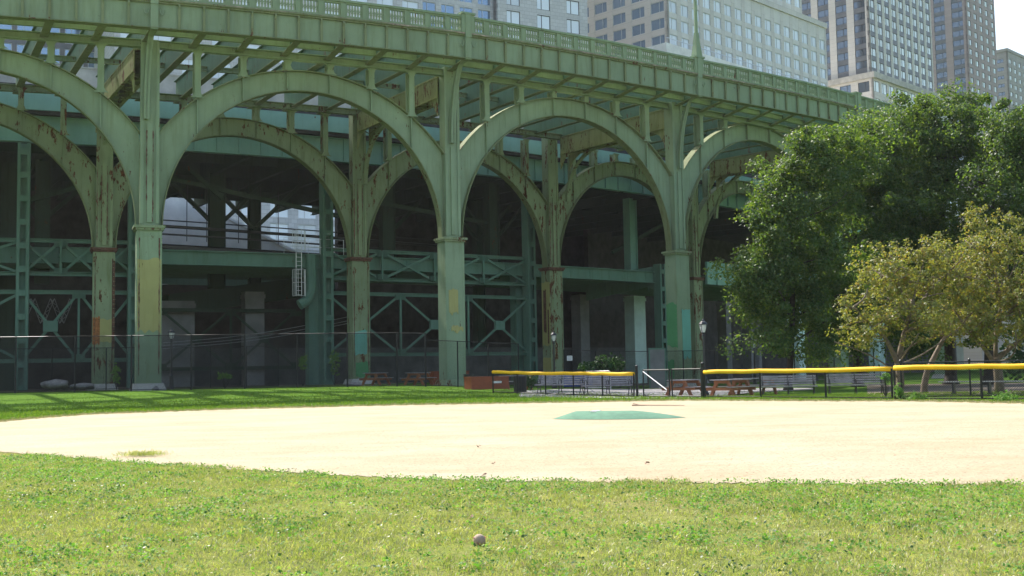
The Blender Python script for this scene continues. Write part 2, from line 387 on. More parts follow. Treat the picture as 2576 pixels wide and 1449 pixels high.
# near lawn blades, denser close to the camera
def near_lawn(nb, dmin, dmax, h, w, mat, name, label, spread=1.0, edge_bias=0, lim=.62):
    ang = (np.random.rand(nb)*2-1)*lim
    r = np.sqrt(dmin**2+np.random.rand(nb)*(dmax**2-dmin**2))
    edge = np.interp(ang, NEang, NEr)
    keep = r < edge+np.random.randn(nb)*.06+.75*(vnoise(r*np.sin(ang), r*np.cos(ang), 2.3)-.7)
    if edge_bias: keep &= r > edge-edge_bias*np.random.rand(nb)**2
    ang, r = ang[keep], r[keep]
    # clumpiness
    x, y = r*np.sin(ang), r*np.cos(ang)
    cl = 2*(.45*vnoise(x, y, .9)+.35*vnoise(x+9, y, 3.1)+.5*vnoise(x, y+7, 8.5))-1.3
    k2 = np.random.rand(len(x)) < np.clip(.75+.9*cl, .3, 1)
    x, y, cl = x[k2], y[k2], cl[k2]
    P = np.stack([x, y, np.zeros(len(x))], 1); hs = h*(1+.6*cl)
    a, b = blades(P, hs, w, .9)
    return quad_mesh(name, b, mat)
M['blade_far'] = leafmat('lush_grass_blade', (.07, .14, .02), (.11, .18, .03), (.16, .20, .05), .35, .7, (1.5, 1.6, .4), .04)
g1 = near_lawn(720000, 4.6, 17.5, .034, .0072, M['blade'], 'lawn_grass', '')
tag(g1, 'bright short clover and grass blades of the near lawn', 'grass', kind='stuff')
g2 = near_lawn(110000, 4.6, 17.5, .030, .007, M['blade_dry'], 'dry_grass', '')
tag(g2, 'straw coloured dead blades scattered in the near lawn', 'grass', kind='stuff')
# broad weed leaves in loose rosettes
def rosettes(nr, per, size, spread, mat, name, label, f=1.3):
    ang = (np.random.rand(nr)*2-1)*.6; r = np.sqrt(4.6**2+np.random.rand(nr)*(17**2-4.6**2)); k = r < np.interp(ang, NEang, NEr)+.05
    x, y = r[k]*np.sin(ang[k]), r[k]*np.cos(ang[k]); kk = np.random.rand(len(x)) < np.clip(2.2*(vnoise(x, y, f)+vnoise(x, y+50, 5)-.75), .08, 1); x, y = x[kk], y[kk]
    x = np.repeat(x, per); y = np.repeat(y, per); n_ = len(x); sp = np.repeat(np.random.rand(n_//per)*spread+.02, per)
    x = x+np.random.randn(n_)*sp; y = y+np.random.randn(n_)*sp
    P = np.stack([x, y, .012+.035*np.random.rand(n_)], 1); nz = np.tile(np.array([0, 0, 1.0]), (n_, 1))
    o = quad_mesh(name, leaves(P, np.full(n_, size), nz, .6), mat); tag(o, label, 'ground cover', kind='stuff')
rosettes(26000, 8, .021, .045, M['shrub'], 'clover_leaves', 'broad green weed leaves low in the near lawn')
rosettes(2200, 9, .020, .05, M['shrub_dk'], 'dark_weed_leaves', 'dark green weed patches in the near lawn', .8)
rosettes(3500, 5, .014, .06, M['blade_dry'], 'dead_leaf_litter', 'pale dead clippings lying in the near lawn', 1.9)
# ragged dry fringe along the near sand edge
g4 = near_lawn(300000, 8, 18, .045, .006, M['blade_dry'], 'edge_grass', '', edge_bias=.8)
tag(g4, 'dry ragged grass fringe where the near lawn meets the sand', 'grass', kind='stuff')
# far fringe and far lawn blades
nb = 60000
ang = -.50+np.random.rand(nb)*1.0; fe = np.interp(ang, FEang, FEr); r = fe+.3+np.abs(np.random.randn(nb))*9
x, y = r*np.sin(ang), r*np.cos(ang); k = y < 60; x, y = x[k], y[k]
P = np.stack([x, y, Hn(x, y)], 1); a, b = blades(P, np.full(len(x), .07), .03, .8)
g5 = quad_mesh('far_lawn_grass', b, M['blade_far']); nb = 26000
ang = -.50+np.random.rand(nb)*1.0; r = np.interp(ang, FEang, FEr)+np.abs(np.random.randn(nb))*.9-.12; x, y = r*np.sin(ang), r*np.cos(ang)
P = np.stack([x, y, Hn(x, y)], 1); a, b = blades(P, np.full(len(x), .05), .02, .9)
g6 = quad_mesh('far_edge_grass', b, M['blade_dry']); tag(g6, 'dry thin grass along the far edge of the sand', 'grass', kind='stuff')
tag(g5, 'short green grass between the sand and the viaduct fence', 'grass', kind='stuff')

# ---------------------------------------------------------------- viaduct plan
HC = 8.4+EYE
capF = [at_z(*p, HC) for p in ((374, 569), (1133.5, 598.7), (1702, 632))]
capB = [at_z(*p, HC) for p in ((263, 625), (897.6, 647.6), (1388.5, 674.6), (1744, 698))]
def quadfit(pts):
    s = np.arange(len(pts)); return [np.polyfit(s, [p[i] for p in pts], 2) for i in (0, 1)]
qF, qB = quadfit(capF), quadfit(capB)
def F2(s): return Vector((np.polyval(qF[0], s), np.polyval(qF[1], s), 0))
def B2(s): return Vector((np.polyval(qB[0], s), np.polyval(qB[1], s), 0))
WD = 12.4
def P(s, o, z):
    f = F2(s); b = B2(s); d = (b-f)
    if o < 0: t_ = F2(s+.01)-F2(s-.01); d = Vector((-t_.y, t_.x, 0))
    q = f+d.normalized()*o; return Vector((q.x, q.y, z))
def proj(p):
    d = ROT.transposed() @ (Vector(p)-Vector((0, 0, EYE))); return (1288+FPX*d.x/-d.z, 724.5-FPX*d.y/-d.z)
def s_at(px, o, z=8):
    lo, hi = -1.5, 5
    for _ in range(50):
        m = (lo+hi)/2
        if proj(P(m, o, z))[0] < px: lo = m
        else: hi = m
    return lo
def lfr(s, o, z=0, e=.02):          # local frame: x along, y to the back
    a, b = P(s-e, o, 0), P(s+e, o, 0); ax = (b-a).normalized(); p = P(s, o, z)
    return Fr(p, ax)
def zf(s): return EYE+float(np.interp(s, [-1, 0, 1, 2, 3, 4], [18.5, 18.68, 18.98, 18.95, 19.3, 19.7]))   # fascia bottom
def ZPf(s): return EYE+18.5+min(0, (s-1)*.18)       # bottom of the beams over the posts
SMIN, SMAX = -1, 4
viad = root('viaduct', P(1, 6, .3), 'green riveted steel viaduct with two rows of round arches carrying a balustraded deck', 'viaduct')
VP = []
def vpart(mb, name, mat, label=None, rc=False):
    o = mb.build(name, mat); VP.append(o)
    if rc: recalc(o)
    if label: o['label'] = label
    return o
colobj = {}
def column(s, row):
    o_ = 0 if row == 0 else WD
    p = F2(s) if row == 0 else B2(s)
    a = lfr(s, 0 if row == 0 else WD); fr = Fr((p.x, p.y, 0), a.ax)
    g = H(p.x, p.y); mat = M['paint'] if row == 0 else M['paint_old']
    mb = MB(); w, d = 1.30, 1.05
    mb.box(fr, -w/2, w/2, -d/2, d/2, g-.3, HC-.28)
    for sx in (-1, 1):             # cover angles
        mb.box(fr, sx*w/2-(.16 if sx > 0 else 0), sx*w/2+(0 if sx > 0 else .16), -d/2-.018, -d/2+.01, g-.2, HC-.3)
    mb.box(fr, -w/2+.02, w/2-.02, -d/2-.012, -d/2+.01, HC-.62, HC-.58)
    # upper shaft: box with flanged edges
    uw, ud = .92, .8; top = zf(s)+.02
    mb.box(fr, -uw/2, uw/2, -ud/2, ud/2, HC, top)
    for sx in (-1, 1): mb.box(fr, sx*.41-.09, sx*.41+.09, -ud/2-.05, -ud/2+.01, HC+.1, top-.1)
    mb.box(fr, -.15, .15, -ud/2-.09, -ud/2+.01, HC+.15, 15.0)
    co = vpart(mb, 'column', mat)
    if row == 1 or s == 0:
        def seam(x, y, z0, z1):
            n_ = int((z1-z0)/.12); zs = [z0+(z1-z0)*q/n_ for q in range(n_+1)]; f3 = Fr(fr.p(x, y, 0), Z, fr.ay, fr.ax); wv = 0; ia = []; ib = []
            for zz in zs: wv = min(.045, max(.006, wv*.8+random.uniform(-.012, .022))); ia.append((zz, -wv)); ib.append((zz, wv*random.uniform(.3, 1.2)))
            m3 = MB(); m3.strip(f3, ia, ib, -.012, .004); m3 = m3.build('rust_seam', M['rust']); recalc(m3); m3.parent = co
        for x in ((-.17, .17, -.43) if row else (-.16, .17)): seam(x, -ud/2-.09 if abs(x) < .2 else -ud/2-.05, HC+.2, 14.6)
        for x in (-w/2+.13, w/2-.13): seam(x, -d/2-.018, g+.8, HC-.7)
    cap = MB(); cap.box(fr, -w/2-.10, w/2+.10, -d/2-.10, d/2+.10, HC-.28, HC-.16); cap.box(fr, -w/2-.17, w/2+.17, -d/2-.17, d/2+.17, HC-.16, HC-.02)
    c2 = cap.build('column_cap', M['paint_old'] if row == 0 else M['rust']); c2.parent = co
    rv = MB()
    for sx in (-1, 1):
        for i in range(28):
            zz = g+.5+i*(HC-1.2-g)/27
            rv.box(fr, sx*(w/2-.08)-.02, sx*(w/2-.08)+.02, -d/2-.035, -d/2-.018, zz-.02, zz+.02)
            rv.box(fr, sx*(w/2+.015)-.015, sx*(w/2+.015)+.015, -d/2+.05, -d/2+.09, zz-.02, zz+.02)
    r2 = rv.build('rivets', mat); r2.parent = co
    bs = MB(); bs.taper(Fr((p.x, p.y, 0), fr.ax), w+.75, d+.75, w+.22, d+.22, g-.3, g+.38)
    b2 = bs.build('pedestal', M['paint_old'] if s == 1 and row == 0 else M['concrete']); b2.parent = co
    colobj[(s, row)] = (co, fr, g, w, d); return co
def patch(key, x0, x1, z0, z1, mat, left=False, t=.024):
    co, fr, g, w, d = colobj[key]; mb = MB(); n = 7; top = []; bot = []
    for i in range(n):
        x = x0+(x1-x0)*i/(n-1); top.append((x, z1+random.uniform(-.1, .1))); bot.append((x, z0+random.uniform(-.14, .14)))
    if left:
        f2 = Fr(fr.p(-w/2, 0, 0), -fr.ay); mb.strip(f2, bot, top, -t, .002)
        recf = f2
    else: mb.strip(Fr(fr.p(0, -d/2, 0), fr.ax), bot, top, -t, .002)
    o = mb.build('paint_patch', mat); recalc(o); o.parent = co
for s in range(SMIN, SMAX+1):
    for row in (0, 1): column(s, row)
# touch-up paint seen on the shafts (x across the face, z above datum)
patch((0, 0), -.62, .62, 3.6, 7.55, M['yellowpaint'])
patch((0, 1), -.62, .62, 3.5, 4.9, M['yellowpaint']); patch((0, 1), -.65, -.22, 3.3, 5.0, M['orangerust'], t=.03); patch((0, 1), .48, .65, 3.0, 8.6, M['rust'], t=.03)
patch((1, 0), -.45, .18, 4.7, 6.2, M['yellowpaint']); patch((1, 0), -.3, .5, 3.6, 3.95, M['yellowpaint'])
patch((1, 1), -.5, .4, 2.6, 4.2, M['tealpatch']); patch((1, 1), -.45, .5, .9, 2.0, M['greenpatch'])
patch((2, 1), -.5, .5, 3.2, 8.2, M['yellowpaint'], left=True); patch((2, 1), -.3, .05, 4.2, 7.6, M['rust'], left=True, t=.03); patch((2, 1), .2, .35, 3.4, 6.0, M['rust'], left=True, t=.03)
patch((2, 1), -.5, .5, .3, 2.2, M['yellowpaint'], left=True)
patch((2, 0), -.2, .62, 1.9, 5.2, M['tealpatch']); patch((2, 0), -.5, .5, 2.7, 5.7, M['greenpatch'], left=True); patch((2, 0), -.5, .1, .5, 1.7, M['greenpatch'], left=True, t=.034)

def rib(p0, p1, mat, nposts=7, fl=.62):
    fb = MB()
    fr, L = fr2(p0, p1, 0); r = L/2-.66; RE = r*1.27; crown = HC+r+1.12; zc = crown-RE
    def outer(phi):
        dx, dz = -math.cos(phi), math.sin(phi)
        # circle centre (L/2, zc), ray from (L/2,HC)
        oz = HC-zc; b = oz*dz; c = oz*oz-RE*RE; t = -b+math.sqrt(max(0, b*b-c))
        if abs(dx) > 1e-6:
            t2 = (L/2-.5)/abs(dx)
            if t2 < t: return (L/2+dx*t2, HC+dz*t2), False
        return (L/2+dx*t, HC+dz*t), True
    inn = []; out = []; oc = []
    for i in range(57):
        phi = math.pi*i/56; phi = min(max(phi, .001), math.pi-.001)
        q, on = outer(phi); inn.append((L/2-r*math.cos(phi), HC+r*math.sin(phi))); out.append(q)
    mb = MB(); mb.strip(fr, inn, out, -.03, .03)
    n = 40; ii = [(L/2-(r)*math.cos(math.pi*i/n), HC+(r)*math.sin(math.pi*i/n)) for i in range(n+1)]
    i2 = [(L/2-(r-.05)*math.cos(math.pi*i/n), HC+(r-.05)*math.sin(math.pi*i/n)) for i in range(n+1)]
    fb.strip(fr, i2, ii, -fl/2, fl/2)
    half = L/2-.48; am = math.asin(half/RE)
    e1 = [(L/2+RE*math.sin(a), zc+RE*math.cos(a)) for a in [am*(2*i/36-1) for i in range(37)]]
    e2 = [(L/2+(RE+.05)*math.sin(a), zc+(RE+.05)*math.cos(a)) for a in [am*(2*i/36-1) for i in range(37)]]
    fb.strip(fr, e1, e2, -fl/2, fl/2)
    xs = []
    for k in range(1, nposts):
        x = L*k/nposts; ze = zc+math.sqrt(RE*RE-(x-L/2)**2)
        zi = HC+math.sqrt(max(0, r*r-(x-L/2)**2)); mb.box(fr, x-.03, x+.03, -fl*.36, fl*.36, zi+.01, ze-.01); xs.append((x, ze+.05))
        for q in (-.42, .42):      # thin cover-plate lines
            xx = x+q*L/nposts; za = zc+math.sqrt(RE*RE-(xx-L/2)**2); zb = HC+math.sqrt(max(0, r*r-(xx-L/2)**2)); mb.box(fr, xx-.012, xx+.012, -.04, .04, zb+.1, za-.1)
    return mb, fr, L, xs, fb
NPOST = 7
for row in (0, 1):
    fn = F2 if row == 0 else B2
    for s in range(SMIN, SMAX):
        mat = M['paint'] if row == 0 else M['paint_old']
        mb, fr, L, xs, fb = rib(fn(s), fn(s+1), mat); ro = vpart(mb, 'arch_rib', mat, rc=True); fo = fb.build('flange', M['paint_edge']); recalc(fo); fo.parent = ro
        for x, ze in xs:
            pb = MB(); zt = ZPf(s+x/L)+.02
            if zt-ze < .1: continue
            for y in (-.3, .3): pb.box(fr, x-.17, x+.17, y-.025, y+.025, ze, zt)
            pb.box(fr, x-.02, x+.02, -.275, .275, ze, zt)
            q = .26
            for zz, sg in ((zt, -1), (ze, 1)):
                if zt-ze < .5: break
                for sx in (-1, 1):
                    poly = [(x+sx*.17, zz), (x+sx*(.17+q), zz), (x+sx*(.17+q*.35), zz+sg*q*.35), (x+sx*.17, zz+sg*q*1.2)]
                    pb.prism(fr, poly, -.31, -.29)
            vpart(pb, 'spandrel_post', mat, rc=True)
# floor beams, brackets and cross girders
for i in range(SMIN*NPOST, SMAX*NPOST+1):
    s = i/NPOST; zt = zf(s)+1.25; zb = ZPf(s)+.22
    p0, p1 = P(s, -2.35, 0), P(s, WD+1.6, 0); fr, L = fr2(p0, p1, 0); mb = MB()
    mat = M['paint'] if i % 3 else M['paint_old']
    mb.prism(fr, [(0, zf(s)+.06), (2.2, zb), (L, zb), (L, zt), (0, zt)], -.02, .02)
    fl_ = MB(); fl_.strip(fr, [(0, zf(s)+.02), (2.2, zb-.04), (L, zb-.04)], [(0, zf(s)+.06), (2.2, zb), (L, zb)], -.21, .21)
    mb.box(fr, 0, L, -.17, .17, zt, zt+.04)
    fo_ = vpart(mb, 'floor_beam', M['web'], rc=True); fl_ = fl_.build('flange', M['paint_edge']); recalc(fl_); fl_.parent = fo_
    if i % NPOST == 0:
        g = MB(); z0, z1 = ZPf(s)-1.3, ZPf(s)-.05; a = .4+2.35
        for y in (-.45, .45): g.box(fr, a, 2.35+WD-.4, y-.025, y+.025, z0, z1)
        g.box(fr, a, 2.35+WD-.4, -.5, .5, z1, z1+.05)
        for k in range(14):
            x0 = a+k*(WD-.8)/14; g.beam(fr.p(x0, -.45*(-1)**k, z0), fr.p(x0+(WD-.8)/14, .45*(-1)**k, z0), .09, .03)
        for y in (-.45, .45): g.box(fr, a, 2.35+WD-.4, y-.1, y+.1, z0-.03, z0)
        for xx in (a, 2.35+WD-.4):  # haunches
            sg = 1 if xx == a else -1
            for y in (-.45, .45): g.prism(fr, [(xx, z0-1.2), (xx, z0), (xx+sg*1.4, z0), (xx+sg*.5, z0-.45)], y-.03, y+.03)
        vpart(g, 'cross_girder', M['paint_rusty'], rc=True)
        for (oa, sgn, hgt, zst, run) in ((2.35-.42, -1, zf(s)-.02-(EYE+14.2), EYE+14.2, 1.75), (2.35+WD-.42, -1, 3.7, EYE+13.5, 4.6)):
            br = MB(); N_ = 14
            inn = [(oa+sgn*run*(1-math.cos(k/N_*math.pi/2)), zst+hgt*math.sin(k/N_*math.pi/2)) for k in range(N_+1)]
            out = []
            for k, (x, z) in enumerate(inn):
                t = k/N_*math.pi/2; nx_, nz_ = hgt*math.cos(t), -sgn*run*math.sin(t); q = math.hypot(nx_, nz_); out.append((x+sgn*.30*nx_/q, z+.30*nz_/q))
            br.strip(fr, inn, out, -.03, .03)
            off = lambda A, B, e: [(a_[0]+(b_[0]-a_[0])*e, a_[1]+(b_[1]-a_[1])*e) for a_, b_ in zip(A, B)]
            br.strip(fr, inn, off(inn, out, .14), -.15, .15); br.strip(fr, off(inn, out, .86), out, -.15, .15)
            vpart(br, 'curved_bracket', M['paint'] if oa < 3 else M['paint_old'], rc=True)
# longitudinal beams
for o_, z0, z1, w in ((-1.15, .42, .82, .22), (0, 0, .42, .42), (WD, 0, .42, .42), (6.4, .6, .9, .22)):
    for s in range(SMIN, SMAX):
        mb = MB()
        for k in range(NPOST):
            a = P(s+k/NPOST, o_, ZPf(s+k/NPOST)+(z0+z1)/2); b = P(s+(k+1)/NPOST, o_, ZPf(s+(k+1)/NPOST)+(z0+z1)/2)
            mb.ibeam(a, b, w, z1-z0, .045)
        vpart(mb, 'stringer', M['paint'] if o_ < 2 else M['paint_old'])
# fascia girder and balustrade
NP = 14
def along(mb, s0, s1, n, o0, o1, za, zb):
    for k in range(n):
        a, b = s0+(s1-s0)*k/n, s0+(s1-s0)*(k+1)/n
        z0a, z1a, z0b, z1b = zf(a)+za, zf(a)+zb, zf(b)+za, zf(b)+zb
        mb.hexa([P(a, o0, z0a), P(b, o0, z0b), P(b, o1, z0b), P(a, o1, z0a), P(a, o0, z1a), P(b, o0, z1b), P(b, o1, z1b), P(a, o1, z1a)])
FO = -2.5; FH = 1.40
for s in range(SMIN, SMAX):
    mb = MB(); wb_ = MB(); along(wb_, s, s+1, NP, FO, FO+.04, .05, FH); along(mb, s, s+1, NP, FO-.26, FO+.26, 0, .05)
    along(mb, s, s+1, NP, FO-.12, FO+.04, FH, FH+.10); along(mb, s, s+1, NP, FO-.20, FO+.1, FH+.10, FH+.20)
    for k in range(NP):
        fr = lfr(s+k/NP, FO); z = zf(s+k/NP)
        if k: 
            mb.box(fr, -.035, .035, -.13, 0, z+.05, z+FH-.12); mb.box(fr, -.07, .07, -.15, -.13, z+.05, z+FH-.14)
            mb.prism(Fr(fr.o, -fr.ay, fr.ax), [(0, z+FH-.3), (.14, z+FH-.3), (.2, z+FH-.12), (.17, z+FH), (0, z+FH)], -.05, .05)
    wo = vpart(wb_, 'fascia_girder', M['paint']); so_ = mb.build('stiffeners', M['paint_edge']); so_.parent = wo
    bl = MB()
    along(bl, s, s+1, NP, FO-.10, FO+.10, FH+.20, FH+.34); along(bl, s, s+1, NP, FO-.08, FO+.08, FH+1.02, FH+1.12)
    along(bl, s, s+1, NP, FO-.16, FO+.16, FH+1.12, FH+1.2); along(bl, s, s+1, NP, FO-.12, FO+.12, FH+1.2, FH+1.26)
    along(bl, s, s+1, NP, FO-.02, FO+.02, FH+.64, FH+.69)
    for k in range(NP):
        fr = lfr(s+k/NP, FO); z = zf(s+k/NP)
        if k: bl.box(fr, -.15, .15, -.11, .11, z+FH+.3, z+FH+1.03); bl.box(fr, -.17, -.12, -.125, .125, z+FH+.2, z+FH+1.12); bl.box(fr, .12, .17, -.125, .125, z+FH+.2, z+FH+1.12)
        for q in range(6):
            f2 = lfr(s+(k+.17+.132*q)/NP, FO); z = zf(s+k/NP)
            bl.box(f2, -.035, .035, -.035, .035, z+FH+.32, z+FH+1.03); bl.box(f2, -.055, .055, -.055, .055, z+FH+.55, z+FH+.62)
            bl.box(f2, -.055, .055, -.055, .055, z+FH+.71, z+FH+.78)
    bo_ = vpart(bl, 'balustrade', M['paint'])
    pa_ = []; pb_ = []; st_ = MB(); hh = .02
    for k in range(NP*12+1):
        hh = min(.11, max(.004, hh*.85+random.uniform(-.02, .03))); q = P(s+k/(NP*12), FO-.205, zf(s+k/(NP*12))+FH+.19); b_ = len(st_.v)
        st_.v += [tuple(q), tuple(q-Z*hh), tuple(q-Z*hh+Vector((.0, .02, 0))), tuple(q+Vector((0, .02, 0)))]
        if k: st_.f += [(b_-4+e, b_-4+(e+1) % 4, b_+(e+1) % 4, b_+e) for e in range(4)]
    st_ = st_.build('peeling_edge', M['peel']); recalc(st_); st_.parent = bo_
for s in range(SMIN, SMAX+1):
    fr = lfr(s, FO); z = zf(s); mb = MB()
    mb.box(fr, -.2, .2, -.24, 0, z-.05, z+FH); mb.box(fr, -.42, .42, -.22, .2, z+FH+.2, z+FH+1.3); mb.box(fr, -.2, .2, -.28, -.22, z+FH-.1, z+FH+1.3)
    mb.box(fr, -.48, .48, -.3, .26, z+FH+1.3, z+FH+1.42)
    for sx in (-1, 1):
        mb.tube([fr.p(sx*.42+.14*math.cos(t), -.16, z+FH-.35-.3*abs(math.sin(t))) for t in [math.pi*k/8 for k in range(9)]], .035, 5)
    vpart(mb, 'pilaster', M['paint'])
adopt(viad, VP)

# tall lamp mast standing on the deck over the third arch pier
fr = lfr(2, FO); z = zf(2)+FH+1.42; mast = root('deck_lamp_mast', fr.p(0, 0, z), 'tall green lamp mast rising out of the picture from the balustrade pier', 'lamp mast')
a = MB(); a.taper(Fr(fr.p(0, 0, 0), fr.ax), .62, .5, .42, .36, z, z+.8).taper(Fr(fr.p(0, 0, 0), fr.ax), .40, .34, .26, .24, z+.8, z+1.7); a = a.build('base', M['paint'])
b = MB(); b.tube([fr.p(0, 0, z+1.7), fr.p(0, 0, z+5), fr.p(0, 0, z+10)], [.13, .10, .07], 10); b = b.build('pole', M['paint'])
c = MB(); c.tube([fr.p(0, 0, z+9.8), fr.p(.3, -1, z+10.4), fr.p(.4, -2, z+10.5)], .04, 6); c.lathe(fr.p(.4, -2.1, z+10.2), [(.25, 0), (.3, .15), (.1, .3)], 10); c = c.build('lamp_head', M['paint'])
adopt(mast, [a, b, c])

# ---------------------------------------------------------------- highway bridge behind
HO = WD+4.3
hw = root('highway_bridge', P(1.5, HO+8, .3), 'dull green plate girder highway bridge in deep shade behind the arches', 'bridge')
HP = []
def hpart(mb, name, mat, label=None):
    o = mb.build(name, mat); HP.append(o)
    if label: o['label'] = label
    return o
def band(mb, s0, s1, n, o0, o1, z0, z1, z0b=None, z1b=None):
    z0b = z0 if z0b is None else z0b; z1b = z1 if z1b is None else z1b
    for k in range(n):
        a, b = s0+(s1-s0)*k/n, s0+(s1-s0)*(k+1)/n; t0, t1 = k/n, (k+1)/n
        A0, A1, B0, B1 = z0+(z0b-z0)*t0, z1+(z1b-z1)*t0, z0+(z0b-z0)*t1, z1+(z1b-z1)*t1
        mb.hexa([P(a, o0, A0), P(b, o0, B0), P(b, o1, B0), P(a, o1, A0), P(a, o0, A1), P(b, o0, B1), P(b, o1, B1), P(a, o1, A1)])
HS0, HS1 = -1.6, 4.6
mb = MB(); band(mb, HS0, HS1, 40, HO, HO+.05, EYE+15.95, EYE+17.6); band(mb, HS0, HS1, 40, HO-.25, HO+.3, EYE+15.9, EYE+15.95); band(mb, HS0, HS1, 40, HO-.25, HO+.3, EYE+17.6, EYE+17.65)
for k in range(int((HS1-HS0)*11)):
    fr = lfr(HS0+k/11, HO); mb.box(fr, -.04, .04, -.17, 0, EYE+15.95, EYE+17.6)
hpart(mb, 'edge_girder', M['teal'])
mb = MB(); band(mb, HS0, HS1, 40, HO-.75, HO-.6, EYE+17.95, EYE+19.1); hpart(mb, 'edge_beam', M['teal'])
mb = MB(); band(mb, HS0, HS1, 30, HO+1.0, HO+1.35, EYE+19.7, EYE+21.4); band(mb, HS0, HS1, 30, HO+.95, HO+1.4, EYE+21.4, EYE+21.5)
for k in range(30):
    fr = lfr(HS0+k*.2, HO+.98); mb.box(fr, -.04, .04, 0, .05, EYE+19.7, EYE+21.4)
hpart(mb, 'parapet', M['concrete'])
mb = MB(); band(mb, HS0, HS1, 24, HO-.6, HO+27, EYE+17.7, EYE+17.95); band(mb, HS0, HS1, 24, HO-.55, HO+1.0, EYE+19.1, EYE+19.7); hpart(mb, 'deck_slab', M['wall_dark'])
for k in range(26):
    s = HS0+k*(HS1-HS0)/25; mb = MB(); mb.ibeam(P(s, HO+.1, EYE+16.7), P(s, HO+27, EYE+16.7), .35, 1.7, .05); hpart(mb, 'floor_beam', M['darkgreen'])
for o_ in (6, 12, 18, 24):
    mb = MB(); band(mb, HS0, HS1, 30, HO+o_, HO+o_+.08, EYE+16.3, EYE+17.6); hpart(mb, 'stringer', M['darkgreen'])
# lower deck
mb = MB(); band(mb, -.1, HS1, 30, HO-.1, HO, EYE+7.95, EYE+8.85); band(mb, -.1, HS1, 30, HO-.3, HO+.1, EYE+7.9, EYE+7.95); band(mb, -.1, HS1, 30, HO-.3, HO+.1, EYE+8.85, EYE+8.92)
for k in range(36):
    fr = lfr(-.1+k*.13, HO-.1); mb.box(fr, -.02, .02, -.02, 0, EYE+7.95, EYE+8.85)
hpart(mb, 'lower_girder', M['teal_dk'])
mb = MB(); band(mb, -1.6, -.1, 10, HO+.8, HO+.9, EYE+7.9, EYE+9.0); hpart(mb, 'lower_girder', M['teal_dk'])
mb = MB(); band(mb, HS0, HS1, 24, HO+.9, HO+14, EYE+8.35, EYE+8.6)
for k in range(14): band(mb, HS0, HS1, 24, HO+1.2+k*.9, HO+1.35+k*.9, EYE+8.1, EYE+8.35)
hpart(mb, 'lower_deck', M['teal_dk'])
sR = s_at(1752, HO); mb = MB(); band(mb, sR, HS1, 16, HO-1.2, HO-1.1, EYE+8.0, EYE+10.1)
for k in range(int((HS1-sR)/.09)):
    fr = lfr(sR+k*.09, HO-1.2); mb.box(fr, -.04, .04, -.15, .08, EYE+8.0, EYE+10.1)
hpart(mb, 'side_girder', M['teal'])
# piers
def laced(px, z0, z1, w=.78, mat='teal_dk'):
    s = s_at(px, HO-.5, 6); fr = lfr(s, HO-.5); mb = MB()
    for sx in (-1, 1): mb.box(fr, sx*(w/2-.1)-.1, sx*(w/2-.1)+.1, -.4, -.36, z0, z1); mb.box(fr, sx*w/2-(.03 if sx > 0 else 0), sx*w/2+(0 if sx > 0 else .03), -.36, .4, z0, z1)
    mb.box(fr, -w/2+.03, w/2-.03, .0, .04, z0, z1)
    n = int((z1-z0)/1.55)
    for k in range(n+1):
        zz = z0+.2+k*1.55
        if zz+.45 < z1: mb.box(fr, -w/2+.19, w/2-.19, -.41, -.37, zz, zz+.4)
    return hpart(mb, 'laced_column', M[mat]), s
sc = []
for px, zt in ((56, 15.7), (336, 15.7), (822, 15.7), (1333, 15.7), (1662, 9.6)):
    o, s = laced(px, .2, EYE+zt); sc.append(s)
for px, oo, z0, z1, w, m in ((545, 9, 8, 17, 1.1, 'darkgreen'), (105, 7, 8, 17, .9, 'darkgreen'), (640, 12, 8, 17, .8, 'darkgreen'), (786, .2, .3, 9.7, .75, 'teal_dk'), (1300, .6, .3, 10, .7, 'teal_dk'), (1590, 3, 9, 17, .9, 'teal'), (975, 6, 9, 17, 1, 'darkgreen'), (1240, 4, 9, 17, .9, 'darkgreen'), (1205, 12, .3, 17, .8, 'darkgreen'), (20, 9, .3, 17, 1, 'darkgreen')):
    s = s_at(px, HO+oo, 8); fr = lfr(s, HO+oo); mb = MB(); mb.box(fr, -w/2, w/2, -.25, .25, z0, z1); mb.box(fr, -w/2-.06, -w/2, -.4, .4, z0, z1); mb.box(fr, w/2, w/2+.06, -.4, .4, z0, z1); hpart(mb, 'box_column', M[m])
# trussed bracing between laced columns
def xpanel(mb, s0, s1, o_, zb, zt, w=.17, plate=0.0):
    a, b, c, d = P(s0, o_, zb), P(s1, o_, zb), P(s0, o_, zt), P(s1, o_, zt); up = (P(s0, o_+1, 0)-P(s0, o_, 0))
    mb.beam(a, d, w, .08, up); mb.beam(P(s1, o_+.1, zb), P(s0, o_+.1, zt), w, .08, up)
    if plate: fr = lfr((s0+s1)/2, o_); mb.box(fr, -plate, plate, -.09, .15, (zb+zt)/2-plate*.8, (zb+zt)/2+plate*.8)
def brace(s0, s1, zb, zt, n, plate=0, w=.17, mat='teal_dk', o_=HO-.45, ch=.26):
    mb = MB(); fr, L = fr2(P(s0, o_, 0), P(s1, o_, 0))
    mb.ibeam(P(s0, o_, zt), P(s1, o_, zt), .3, ch, .05); mb.ibeam(P(s0, o_, zb), P(s1, o_, zb), .3, ch, .05)
    for k in range(n):
        a, b = s0+(s1-s0)*k/n, s0+(s1-s0)*(k+1)/n; xpanel(mb, a, b, o_, zb, zt, w, plate)
        if k: f = lfr(a, o_); mb.box(f, -.07, .07, -.08, .08, zb, zt)
        for q in (a, b):
            f = lfr(q, o_)
            for zz, s_ in ((zb, 1), (zt, -1)): mb.box(f, -.42, .42, -.06, .06, zz if s_ > 0 else zz-.4, zz+.4 if s_ > 0 else zz)
    return hpart(mb, 'cross_bracing', M[mat])
E1 = EYE
brace(sc[0], sc[1], E1+7.1, E1+9.3, 3); brace(sc[0], sc[1]-.0, E1+1.4, E1+5.9, 2, .45)
